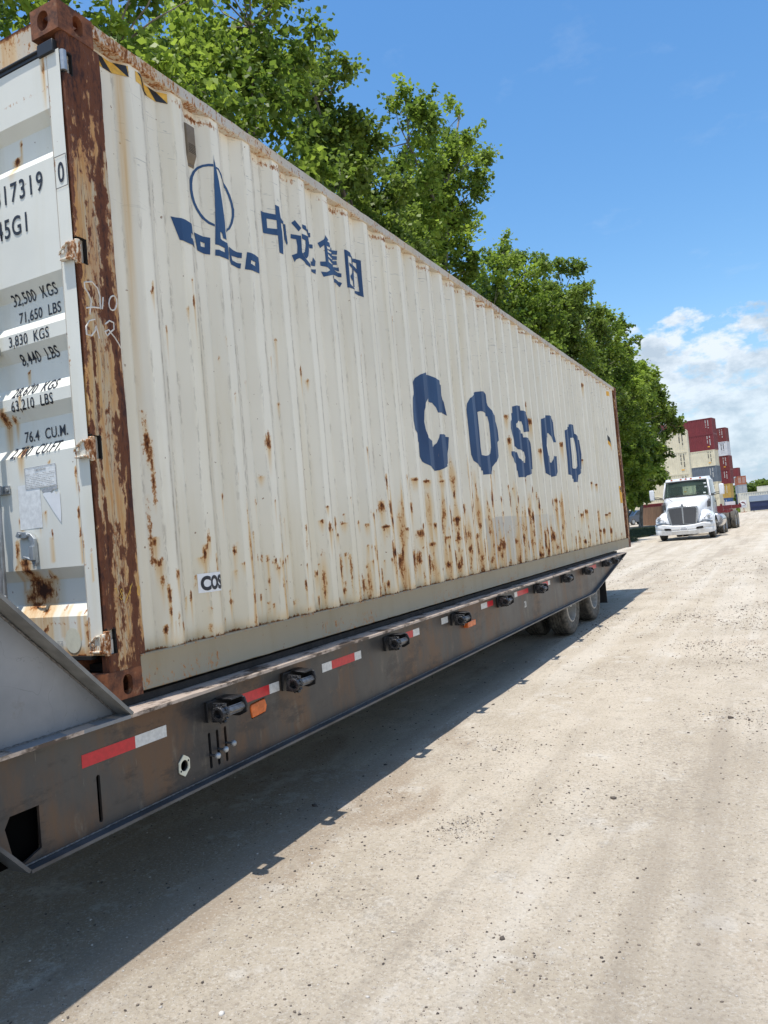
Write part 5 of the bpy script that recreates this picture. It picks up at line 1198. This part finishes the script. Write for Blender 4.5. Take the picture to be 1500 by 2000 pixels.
# hood: sections from the grille back to the cowl; each is a half outline mirrored
def hsec(y, w, zt, zb, wb, r=.16):
    half = [(0, zt), (w * .55, zt - .015), (w - r * .6, zt - .06), (w - .02, zt - r), (w + .01, zt - r * 2), (wb, zb)]
    return [(x, y, z) for x, z in half] + [(-x, y, z) for x, z in reversed(half[1:])]
hood = MB().loft([hsec(.20, .66, 1.44, .62, .52), hsec(.26, .70, 1.56, .62, .56), hsec(.70, .76, 1.68, .62, .66), hsec(1.25, .86, 1.82, .70, .82), hsec(1.70, .96, 1.93, .75, .96)]).build('hood', M['tpaint'], TK, smooth=50)
sm_ = MB()
for s in (-1, 1): sm_.tube([(s * .63, .22, 1.30), (s * .74, .72, 1.16), (s * .84, 1.25, 1.16), (s * .98, 1.66, 1.22)], .012, 5)
sm_.tube([(-.99, 1.665, 1.22), (-1.0, 1.685, 1.90)], .010, 5); sm_.tube([(.99, 1.665, 1.22), (1.0, 1.685, 1.90)], .010, 5)
sm_.build('hood_seam', M['tdark'], TK)
for x, z in ((.78, 1.98), (.84, 2.25), (.80, 2.42)): MB().box((x - .05, 1.66 + (z - 1.9) * .5, z), (x + .05, 1.668 + (z - 1.9) * .5, z + .06)).build('windscreen_sticker', M['white'], TK)
# fenders with the headlamps
for s in (-1, 1):
    f = MB(); rings = []
    for x, zt, yf in ((.56, 1.22, .26), (.75, 1.26, .18), (.98, 1.20, .20), (1.13, 1.08, .30), (1.215, .90, .42)):
        p = [(yf, .60), (yf - .04, .78), (yf + .05, .98), (yf + .30, zt - .03), (yf + .70, zt + .04), (yf + 1.1, zt - .02), (yf + 1.42, zt - .30), (yf + 1.50, .62), (1.50, .62), (1.40, .90), (1.10, 1.00), (.75, .92), (.62, .62)]
        rings.append([(s * x, y, z) for y, z in p])
    f.loft(rings).build('fender', M['tpaint'], TK, smooth=40)
    h = MB(); h.loft([[(s * .72, .125, .80), (s * 1.02, .14, .83), (s * 1.16, .30, .90), (s * 1.13, .31, 1.06), (s * 1.0, .21, 1.08), (s * .84, .15, .93)], [(s * .74, .30, .80), (s * 1.02, .34, .83), (s * 1.14, .40, .90), (s * 1.12, .44, 1.06), (s * 1.0, .40, 1.06), (s * .84, .34, .93)]])
    ho = h.build('headlight', M['lamp'], TK, smooth=30)
    MB().cyl((s * 1.03, .16, .96), (s * 1.03, .30, .96), .055, n=16).build('lamp_bowl', M['chrome'], ho)
# bumper, wrapped round the corners
def bsec(x, y, z0, z1): return [(x, y, z1), (x, y - .05, z1 - .04), (x, y - .055, (z0 + z1) / 2 + .03), (x, y - .02, (z0 + z1) / 2), (x, y - .05, (z0 + z1) / 2 - .04), (x, y, z0), (x, y + .16, z0 + .02), (x, y + .16, z1)]
rs = [bsec(x, y, z0_, z1_) for x, y, z0_, z1_ in ((-1.235, .46, .34, .74), (-1.21, .22, .30, .74), (-1.08, .09, .27, .735), (-.80, .02, .25, .73), (-.45, 0, .24, .66), (0, -.01, .24, .64), (.45, 0, .24, .66), (.80, .02, .25, .73), (1.08, .09, .27, .735), (1.21, .22, .30, .74), (1.235, .46, .34, .74))]
bmp = MB().loft(rs).build('bumper', M['tpaint'], TK, smooth=45)
for s in (-1, 1): MB().prism([(s * .52, .455), (s * .80, .47), (s * .80, .555), (s * .60, .545), (s * .52, .52)], 1, -.062, -.03).build('tow_slot', M['dark'], bmp)
pl = MB().box((-.16, -.075, .40), (.16, -.062, .56)).build('licence_plate', M['white'], bmp)
lt = MB()
for i in range(6): lt.box((-.125 + i * .045, -.0765, .435), (-.098 + i * .045, -.0755, .50))
lt.box((-.09, -.0765, .525), (.09, -.0755, .542)); lt.build('lettering', PM['navy'], pl, smooth=0)
lp = MB().prism([(-1.2, .742), (-.78, .742), (-.52, .655), (.52, .655), (.78, .742), (1.2, .742), (1.2, .765), (.76, .765), (.50, .68), (-.50, .68), (-.76, .765), (-1.2, .765)], 1, .03, .16).build('bumper_trim', M['tdark'], TK)
# grille
gp_ = [(-.55, .645), (.55, .645), (.645, 1.34), (.60, 1.44), (0, 1.50), (-.60, 1.44), (-.645, 1.34)]
gi_ = [(x * .90, 1.08 + (z - 1.08) * .90) for x, z in gp_]
MB().loft([[(x, .12, z) for x, z in gp_], [(x, .24, z) for x, z in gp_]]).build('grille_surround', M['chrome'], TK, bevel=.01)
gm_ = MB()
for s in (-1, 1): gm_.prism([(s * .03, .70), (s * .485, .70), (s * .575, 1.33), (s * .54, 1.39), (s * .03, 1.42)], 1, .095, .13)
go = gm_.build('grille_mesh', M['mesh'], TK, smooth=0)
MB().box((-.03, .085, .75), (.03, .125, 1.45)).build('grille_bar', M['chrome'], go)
bd = MB().lathe([(.0, -.02), (.05, -.02), (.06, 0)], (0, .10, 1.515), (0, -1, 0), 16).build('badge', M['chrome'], TK)
# cab shell, open at the windows
def csec(y, w, zb, zt): return [(-w, y, zb), (w, y, zb), (w * .985, y, (zb + zt) / 2), (w * .93, y, zt - .06), (w * .80, y, zt), (-w * .80, y, zt), (-w * .93, y, zt - .06), (-w * .985, y, (zb + zt) / 2)]
MB().loft([csec(1.60, 1.04, .75, 1.90), csec(1.78, 1.07, .72, 1.93), csec(3.30, 1.07, .72, 1.95), csec(3.36, 1.05, .75, 1.93)]).build('cab_lower', M['tpaint'], TK, smooth=40)
rf = MB().loft([[(-.90, 2.00, 2.60), (.90, 2.00, 2.60), (.88, 1.92, 2.66), (-.88, 1.92, 2.66)], [(-.97, 2.20, 2.60), (.97, 2.20, 2.60), (.90, 2.16, 2.76), (-.90, 2.16, 2.76)], [(-.99, 2.9, 2.60), (.99, 2.9, 2.60), (.92, 2.9, 2.80), (-.92, 2.9, 2.80)], [(-.98, 3.35, 2.60), (.98, 3.35, 2.60), (.90, 3.34, 2.72), (-.90, 3.34, 2.72)]]).build('cab_roof', M['tpaint'], TK, smooth=50)
for x in (-.62, -.22, 0, .22, .62): MB().prism([(x - .05, 2.70), (x + .05, 2.70), (x + .03, 2.745), (x - .03, 2.745)], 1, 1.96, 2.06).build('roof_lamp', M['amber'], rf)
pil = MB()
for s in (-1, 1):
    pil.loft([[(s * 1.03, 1.66, 1.88), (s * .96, 1.62, 1.88), (s * .97, 1.74, 1.88), (s * 1.04, 1.78, 1.88)], [(s * .95, 2.03, 2.64), (s * .88, 2.0, 2.64), (s * .89, 2.10, 2.64), (s * .96, 2.13, 2.64)]])
    pil.loft([[(s * 1.06, 3.02, 1.9), (s * .99, 3.02, 1.9), (s * .99, 3.34, 1.9), (s * 1.06, 3.34, 1.9)], [(s * .98, 3.02, 2.64), (s * .92, 3.02, 2.64), (s * .92, 3.34, 2.64), (s * .98, 3.34, 2.64)]])
    pil.loft([[(s * 1.055, 2.28, 1.9), (s * 1.0, 2.28, 1.9), (s * 1.0, 2.33, 1.9), (s * 1.055, 2.33, 1.9)], [(s * .98, 2.33, 2.62), (s * .94, 2.33, 2.62), (s * .94, 2.38, 2.62), (s * .98, 2.38, 2.62)]])
pil.box((-1.0, 3.26, 1.9), (-.55, 3.34, 2.62)); pil.box((.55, 3.26, 1.9), (1.0, 3.34, 2.62)); pil.box((-1.0, 3.26, 2.42), (1.0, 3.34, 2.62))
pil.build('cab_pillar', M['tpaint'], TK, smooth=40)
MB().loft([[(-.97, 1.665, 1.90), (0, 1.60, 1.90), (.97, 1.665, 1.90), (.97, 1.68, 1.90), (0, 1.615, 1.90), (-.97, 1.68, 1.90)], [(-.88, 2.03, 2.62), (0, 1.97, 2.62), (.88, 2.03, 2.62), (.88, 2.045, 2.62), (0, 1.985, 2.62), (-.88, 2.045, 2.62)]]).build('windscreen', M['wsg'], TK, smooth=20)
sr = MB(); sr.tube([(-.975, 1.655, 1.905), (0, 1.588, 1.905), (.975, 1.655, 1.905)], .022, 6); sr.tube([(-.89, 2.02, 2.61), (0, 1.955, 2.61), (.89, 2.02, 2.61)], .03, 6)
for s in (-1, 1): sr.tube([(s * .975, 1.655, 1.905), (s * .89, 2.02, 2.61)], .022, 6)
sr.build('windscreen_seal', M['tdark'], TK)
wp = MB(); wp.tube([(-.45, 1.60, 1.93), (.10, 1.64, 2.02), (.55, 1.67, 2.03)], .010, 5); wp.tube([(.25, 1.60, 1.93), (-.2, 1.62, 1.97), (-.72, 1.70, 2.0)], .010, 5); wp.build('wiper', M['tdark'], TK)
it = MB(); it.box((-.95, 1.78, 1.86), (.95, 2.10, 1.955)); it.box((-.85, 2.75, 1.5), (-.30, 2.92, 2.42)); it.box((.30, 2.75, 1.5), (.85, 2.92, 2.42)); it.box((-.95, 3.2, 1.5), (.95, 3.25, 2.0))
it.lathe([(.19, -.012), (.205, 0), (.19, .012)], (.52, 2.28, 2.02), (0, -.85, .5), 20, closed=True); it.build('cab_interior', M['tdark'], TK)
for s in (-1, 1):
    MB().loft([[(s * 1.058, 1.82, 1.93), (s * 1.058, 2.27, 1.93), (s * .985, 2.34, 2.58), (s * .97, 2.10, 2.58)], [(s * 1.050, 1.82, 1.93), (s * 1.050, 2.27, 1.93), (s * .977, 2.34, 2.58), (s * .962, 2.10, 2.58)]]).build('side_window', M['glass'], TK, smooth=0)
    MB().loft([[(s * 1.058, 2.34, 1.93), (s * 1.058, 3.0, 1.93), (s * .985, 3.0, 2.58), (s * .985, 2.40, 2.58)], [(s * 1.050, 2.34, 1.93), (s * 1.050, 3.0, 1.93), (s * .977, 3.0, 2.58), (s * .977, 2.40, 2.58)]]).build('side_window', M['glass'], TK, smooth=0)
    dg_ = MB(); dg_.box((s * 1.072, 1.84, .80), (s * 1.078, 1.855, 1.90)); dg_.box((s * 1.072, 2.95, .80), (s * 1.078, 2.965, 1.90)); dg_.box((s * 1.072, 1.84, .79), (s * 1.078, 2.965, .80)); dg_.box((s * 1.075, 2.72, 1.55), (s * 1.10, 2.90, 1.60))
    dg_.build('door_gap', M['tdark'], TK, smooth=0)
    # blue stripe of lettering low on the hood flank
    MB().prism([(1.30, 1.36), (1.58, 1.50), (1.60, 1.72), (1.36, 1.60)], 0, s * .60, s * 1.02).build('vent_panel', M['tdark'], TK)
    mr = MB().box((s * 1.40, 1.62, 1.86), (s * 1.60, 1.78, 2.34)).build('mirror', M['tpaint'], TK, bevel=.04, segs=3)
    arm = MB(); arm.tube([(s * 1.02, 1.80, 1.90), (s * 1.25, 1.74, 1.98), (s * 1.46, 1.74, 1.98)], .022, 6); arm.tube([(s * 1.04, 1.84, 1.86), (s * 1.25, 1.76, 1.90), (s * 1.46, 1.76, 1.92)], .018, 6); arm.build('mirror_arm', M['tdark'], mr)
    MB().cyl((s * 1.12, 2.0, .72), (s * 1.12, 3.3, .72), .30, n=24).build('fuel_tank', M['chrome'], TK, bevel=.03)
    MB().box((s * .90, 1.95, .40), (s * 1.22, 3.35, .45)).build('step', M['tdark'], TK)
MB().tube([(-1.02, 3.3, 1.2), (-1.02, 3.3, 2.2)], .06, 10).build('air_cleaner', M['chrome'], TK); MB().tube([(-.45, .55, 1.72), (-.66, .42, 1.92)], .008, 5).build('hood_mirror', M['tdark'], TK)
ch = MB(); ch.box((-.46, .5, .50), (-.36, 8.0, .78)); ch.box((.36, .5, .50), (.46, 8.0, .78))
for y in (1.0, 3.9, 5.0, 6.4, 7.9): ch.box((-.46, y, .52), (.46, y + .08, .76))
ch.build('chassis_rail', M['tdark'], TK)
MB().lathe([(.0, .0), (.45, 0), (.50, -.05), (.45, -.10), (0, -.10)], (0, 5.7, 1.08), (0, 0, 1), 24).build('fifth_wheel', M['tdark'], TK)
def truck_wheel(parent, x, y, sgn, front=False):
    w = copy_tree(W0); w.parent = parent; w.location = (x, y, .50); w.scale = (1.05, 1.08, 1.08); w.rotation_euler = (x + y, 0, 0 if sgn > 0 else PI); return w
for s in (-1, 1):
    truck_wheel(TK, s * 1.03, 1.06, s)
    for y in (5.1, 6.4): truck_wheel(TK, s * .98, y, s); truck_wheel(TK, s * .68, y, s)
TK.location = (-1.32, 33.55, gz(0, 34.5)); TK.rotation_euler.z = rad(-2.4)
CH = empty('chassis_trailer', (0, 0, 0), 'maroon container chassis trailer with bare frame, hitched behind the white truck', 'trailer')
c = MB()
for s in (-1, 1): c.box((s * .46 - .08, -1.6, 1.10), (s * .46 + .08, 1.6, 1.22)); c.prism([(1.6, 1.22), (1.6, 1.10), (2.4, .88), (8.2, .88), (8.2, 1.14), (2.4, 1.14)], 0, s * .46 - .08, s * .46 + .08)
c.build('main_frame', PM['maroon'], CH)
c = MB()
for y in (-1.7, 2.3, 8.1): c.box((-1.22, y, 1.14 if y > 0 else 1.06), (1.22, y + .22, 1.34 if y > 0 else 1.28))
for y in (3.6, 4.9, 6.3): c.box((-.9, y, .94), (.9, y + .14, 1.10))
c.build('cross_beam', PM['maroon'], CH)
for s in (-1, 1):
    for y in (-1.62, 8.18): MB().prism([(s * 1.14 - .06, 1.28), (s * 1.14 + .06, 1.28), (s * 1.14 + .04, 1.42), (s * 1.14 - .04, 1.42)], 1, y, y + .1).build('twist_lock', PM['maroon'], CH)
    for y in (5.6, 6.9): truck_wheel(CH, s * .98, y, s); truck_wheel(CH, s * .68, y, s)
for y in (5.6, 6.9): MB().cyl((-.9, y, .5), (.9, y, .5), .06, n=12).build('axle', M['tdark'], CH)
MB().box((.35, 8.36, 1.0), (.9, 8.40, 1.55)).build('rear_plate', M['white'], CH)
CH.location = (-1.32 + 5.9 * math.sin(rad(2.4)), 33.55 + 5.9, gz(0, 39)); CH.rotation_euler.z = rad(-2.4)
# ============================================================ trees
def leaf_mat(name, a, b, tr):
    m = MT(name, .5, spec=.28); g = m.n('ShaderNodeAttribute'); g.attribute_name = 'tone'
    c = m.mix(g.outputs['Fac'], a, b); m.col(c)
    t = m.n('ShaderNodeBsdfTranslucent'); m.put(t.inputs['Color'], m.mix(g.outputs['Fac'], tuple(x * tr for x in a), tuple(x * tr for x in b)))
    ad = m.n('ShaderNodeMixShader'); ad.inputs[0].default_value = .42; m.lk(m.b.outputs[0], ad.inputs[1]); m.lk(t.outputs[0], ad.inputs[2]); m.lk(ad.outputs[0], m.out.inputs[0])
    return m.m
M['leaf'] = leaf_mat('tallow_tree_leaf', (.038, .076, .011), (.235, .315, .042), 1.8)
M['leaf2'] = leaf_mat('dark_tree_leaf', (.030, .060, .011), (.185, .25, .038), 1.75)
bk = MT('grey_bark', .9); bk.col(bk.mix(bk.step(bk.noise(9, 6, .7, stretch=(1, 1, .3)), .35, .65), (.11, .09, .07), (.26, .23, .19))); bk.bump(bk.noise(30, 5), .5, .01); M['bark'] = bk.m
def mesh_quads(name, V, tone, mat, parent):
    n = len(V) // 4; me = bpy.data.meshes.new(name); me.vertices.add(len(V)); me.vertices.foreach_set('co', V.ravel().astype(np.float32))
    me.loops.add(len(V)); me.loops.foreach_set('vertex_index', np.arange(len(V), dtype=np.int32)); me.polygons.add(n); me.polygons.foreach_set('loop_start', np.arange(0, len(V), 4, dtype=np.int32))
    me.update(); set_attr(me, 'tone', np.repeat(tone, 4)); me.materials.append(mat); o = bpy.data.objects.new(name, me); COL.objects.link(o); o.parent = parent; return o
def norm(a): return a / np.maximum(1e-6, np.linalg.norm(a, axis=1, keepdims=True))
def tree(base, lobes, nclump, nleaf, size, seed, label, name='leafy_tree', mat='leaf', group='trees growing behind the rusty container', trunk_r=.17):
    """lobes: (x, y, z, rx, ry, rz) in world metres; clumps of leaves sit over and inside them, on real limbs"""
    r = np.random.RandomState(seed); size = size * (1.38 if base[1] < 22 else 1.34); nleaf = int(nleaf * (.80 if base[1] < 22 else .84)); nclump = int(nclump * .62); root = empty(name, base, label, 'tree', group); bx, by, bz = base
    vol = np.array([l[3] * l[4] * l[5] for l in lobes]) ** .75; vol /= vol.sum(); C = []; Rr = []
    for i in range(nclump):
        l = lobes[r.choice(len(lobes), p=vol)]; d = r.normal(size=3); d /= np.linalg.norm(d); k = r.rand() ** .34
        C.append(np.array(l[:3]) + d * np.array(l[3:]) * k); Rr.append((.20 + .34 * r.rand()) * (min(l[3:]) / 1.6) ** .5)
    C = np.array(C); Rr = np.array(Rr)
    idx = r.choice(nclump, nleaf, p=Rr ** 2 / (Rr ** 2).sum())
    d = norm(r.normal(size=(nleaf, 3))); k = r.rand(nleaf, 1) ** .5
    pos = C[idx] + d * k * Rr[idx][:, None] * np.array([1, 1, .85]) * 1.25
    # sprays: each clump is drawn out along its own few twigs
    tw = norm(r.normal(size=(nclump * 5, 3)) + np.array([0, 0, .25])); tl = r.uniform(.6, 2.2, nclump * 5); j_ = idx * 5 + r.randint(0, 5, nleaf); q_ = r.rand(nleaf, 1)
    onk = (r.rand(nleaf, 1) < .74)
    pos = np.where(onk, C[idx] + tw[j_] * (tl[j_] * Rr[idx])[:, None] * q_ + r.normal(size=(nleaf, 3)) * (.045 + .05 * Rr[idx])[:, None] * (1.25 - q_), pos)
    pos += r.normal(size=(nleaf, 3)) * .03
    # leaves hang from their stalks: long axis outwards and down, face mostly up
    ax = norm(d * np.array([1, 1, .5]) + r.normal(size=(nleaf, 3)) * .55 + np.array([0, 0, -.45]))
    nr = norm(np.array([0, 0, 1.0]) + r.normal(size=(nleaf, 3)) * .62); side = norm(np.cross(ax, nr)); s = size * r.uniform(.45, 1.35, (nleaf, 1))
    up_ = np.cross(side, ax)
    V = np.stack([pos, pos + ax * s * .42 + side * s * .44 + up_ * s * .10, pos + ax * s, pos + ax * s * .42 - side * s * .44 + up_ * s * .10], 1).reshape(-1, 3) - np.array(base)
    ct = r.rand(nclump) ** 1.6 * .75; tone = np.clip(ct[idx] + r.rand(nleaf) * .45 + (r.rand(nleaf) < .07) * .4, 0, 1)
    mesh_quads('crown', V, tone, M[mat], root)
    # trunk and limbs
    t = MB(); H = bz + (max(l[2] for l in lobes) - bz) * .86; cx = np.mean([l[0] for l in lobes]); cy = np.mean([l[1] for l in lobes])
    ax_ = [(bx + (cx - bx) * min(1, q * 1.2) + .12 * math.sin(q * 7 + seed), by + (cy - by) * min(1, q * 1.2) + .12 * math.cos(q * 6 + seed), bz - .1 + (H - bz) * q) for q in np.linspace(0, 1, 9)]
    t.tube(ax_, [trunk_r * (1.25 if i == 0 else 1) * (1 - .82 * i / 8) for i in range(9)], 9); axa = np.array(ax_)
    t.build('trunk', M['bark'], root, smooth=60)
    b = MB(); hubs = []
    for l in lobes:
        tgt = np.array(l[:3]); j = int(np.clip(np.argmin(np.abs(axa[:, 2] - (tgt[2] - l[5] * .9 - .4))), 1, 7)); p0 = axa[j]; mid_ = p0 * .5 + tgt * .5 + [0, 0, -.15 * abs(tgt[0] - p0[0])]
        b.tube([tuple(p0), tuple(mid_), tuple(tgt)], [trunk_r * .42, trunk_r * .30, trunk_r * .16], 6); hubs += [p0 * .35 + tgt * .65, tgt, mid_]
    hubs = np.array(hubs)
    for c in C[r.permutation(nclump)[:int(nclump * .8)]]:
        h = hubs[np.argmin(np.linalg.norm(hubs - c, axis=1) + .4 * (hubs[:, 2] > c[2]))]; m_ = h * .5 + c * .5 + r.normal(size=3) * .08
        b.tube([tuple(h), tuple(m_), tuple(c)], [trunk_r * .13, trunk_r * .08, trunk_r * .03], 4)
    b.build('limb', M['bark'], root, smooth=60)
    return root
exec_trees = [
 # base, lobes, clumps, leaves, leaf size, seed, label
 ((-7.2, 4.2, -.88), [(-6.2, 3.6, 6.6, 2.0, 2.2, 2.2), (-5.2, 5.6, 7.6, 1.6, 1.8, 2.2), (-7.2, 2.0, 5.6, 2.0, 2.4, 2.6), (-5.2, 3.0, 4.6, 1.4, 2.2, 1.6), (-6.8, 5.4, 9.2, 1.8, 1.8, 1.6), (-6.4, 1.0, 3.8, 1.6, 2, 1.6)], 330, 62000, .085, 1, 'leafy green tree rising behind the door end of the rusty container'),
 ((-6.8, 9.6, -.86), [(-5.8, 8.6, 7.4, 1.8, 1.9, 2.4), (-5.4, 9.4, 10.2, 1.7, 1.6, 1.8), (-6.2, 11.2, 6.8, 1.8, 1.7, 2.2), (-5.0, 9.2, 5.2, 1.3, 2.2, 1.8), (-6.6, 9.0, 9.4, 1.3, 1.3, 1.3)], 300, 56000, .085, 2, 'leafy tree with a rounded top left of the first gap of sky'),
 ((-6.9, 14.0, -.83), [(-5.9, 12.9, 8.6, 1.4, 1.3, 1.9), (-5.6, 11.9, 10.2, .9, .9, 1.2), (-6.0, 14.8, 7.6, 1.6, 1.6, 2.3), (-5.2, 13.4, 6.0, 1.2, 2.0, 1.8), (-6.1, 15.6, 9.2, 1.2, 1.2, 1.5)], 250, 47000, .085, 3, 'narrow leafy tree between two taller ones over the blue ship emblem'),
 ((-7.0, 19.4, -.80), [(-5.8, 17.3, 11.5, 1.2, 1.2, 1.4), (-5.6, 19.6, 11.0, 1.2, 1.3, 1.7), (-5.6, 21.3, 14.0, .8, .7, .9), (-5.6, 21.9, 12.9, .7, .7, .7), (-6.2, 18.8, 8.6, 1.5, 1.8, 2.3), (-5.4, 20.6, 6.4, 1.4, 2.2, 2.2), (-5.9, 20.2, 10.2, .9, .9, 1.6), (-6.6, 17.6, 8.2, 1.5, 1.5, 2.2), (-5.8, 20.6, 12.2, .8, .8, .9)], 360, 66000, .09, 4, 'tallest tree, with a bare sprig reaching out at its top right'),
 ((-7.0, 26.6, -.76), [(-5.8, 25.0, 9.0, 1.6, 1.7, 2.0), (-5.5, 27.2, 10.4, 1.2, 1.2, 1.3), (-5.7, 26.8, 7.6, 1.6, 2.0, 2.2), (-5.4, 24.6, 6.6, 1.4, 1.8, 2.0)], 230, 40000, .10, 5, 'broad mid green tree just right of the tallest one'),
 ((-7.0, 33.6, -.72), [(-5.6, 31.2, 9.4, 1.5, 1.6, 1.6), (-5.6, 33.6, 11.0, 1.3, 1.3, 1.7), (-5.3, 35.6, 9.8, 1.4, 1.4, 1.8), (-5.7, 33.0, 7.0, 1.7, 2.6, 2.4), (-5.2, 36.6, 6.8, 1.5, 1.6, 2.0)], 280, 46000, .11, 6, 'bushy tree whose branching top shows above the blue lettering'),
 ((-7.2, 43.0, -.67), [(-5.8, 40.6, 10.2, 1.7, 1.9, 2.0), (-5.6, 44.2, 11.0, 1.6, 1.7, 2.0), (-5.6, 42.4, 7.4, 2.0, 2.9, 2.6), (-5.3, 46.4, 8.8, 1.6, 1.6, 2.2), (-5.4, 44.0, 4.2, 1.9, 2.6, 2.2)], 300, 46000, .13, 7, 'dense tree standing over the far end of the rusty container'),
 ((-7.4, 54.0, -.61), [(-6.0, 51.6, 9.5, 2.0, 2.2, 2.6), (-5.9, 55.4, 9.7, 1.8, 1.8, 2.0), (-6.1, 55.2, 7.0, 1.8, 2.2, 2.6), (-6.1, 52.0, 4.6, 1.8, 2.8, 2.6), (-6.6, 56.4, 3.9, 1.7, 2.2, 2.0), (-5.3, 50.2, 2.6, 1.7, 2.2, 1.9)], 330, 46000, .15, 8, 'large dark leafy tree beyond the container end, left of the truck'),
 ((-8.2, 66.0, -.55), [(-6.8, 63.0, 9.2, 2.2, 2.6, 2.2), (-6.2, 66.6, 9.2, 1.6, 1.9, 1.9), (-7.3, 64.0, 5.8, 1.8, 2.6, 2.6), (-5.5, 69.0, 8.4, 1.4, 1.8, 1.4), (-7.4, 64.0, 3.0, 1.6, 2.6, 1.6)], 260, 38000, .17, 9, 'furthest tree of the row, its branches reaching towards the beige containers'),
]
for a in exec_trees:
    tree(a[0], a[1], a[2], a[3], a[4], a[5], a[6], mat='leaf' if a[5] % 3 else 'leaf2')
# the wood beyond the yard
def woods():
    r = np.random.RandomState(77); n = 52000; k = 150; C = np.stack([r.uniform(-70, 90, k), r.uniform(320, 380, k), r.uniform(0, 9.2, k)], 1); R_ = r.uniform(2.0, 4.2, (k, 1)); i = r.choice(k, n)
    d = norm(r.normal(size=(n, 3))); p = C[i] + d * R_[i] * r.rand(n, 1) ** .35; s = r.uniform(.35, .8, (n, 1)); a = norm(r.normal(size=(n, 3))); b = norm(np.cross(a, r.normal(size=(n, 3))))
    V = np.stack([p - a * s, p - b * s, p + a * s, p + b * s], 1).reshape(-1, 3); o = mesh_quads('distant_wood', V, np.clip(r.rand(k)[i] * .6 + r.rand(n) * .3, 0, 1), M['leaf2'], None)
    tag(o, 'far dark green wood along the skyline behind the dumpster', 'woodland', kind='stuff')
woods()
# weeds at the foot of the stacks
wr = np.random.RandomState(5)
def shrub(x, y, z, R_, n, s, seed, label, name='weed_clump'):
    r = np.random.RandomState(seed); o = empty(name, (x, y, z), label, 'weeds', 'weeds at the edge of the yard'); d = norm(r.normal(size=(n, 3))); d[:, 2] = abs(d[:, 2]); p = d * r.rand(n, 1) ** .5 * R_ + [0, 0, .02]
    a = norm(d + r.normal(size=(n, 3)) * .5); b = norm(np.cross(a, r.normal(size=(n, 3)))) * s * .4
    V = np.stack([p, p + a * s * .5 + b, p + a * s, p + a * s * .5 - b], 1).reshape(-1, 3); mesh_quads('foliage', V, r.rand(n), M['leaf'], o)
    st = MB()
    for i in range(8): q = d[i] * R_ * .7; st.tube([(0, 0, 0), tuple(q * .5 + [0, 0, .05]), tuple(q)], [.015, .01, .004], 4)
    so = st.build('stem', M['bark'], None); so.parent = o
shrub(-3.0, 112.0, -.36, .85, 500, .22, 3, 'green weeds growing left of the signboard')
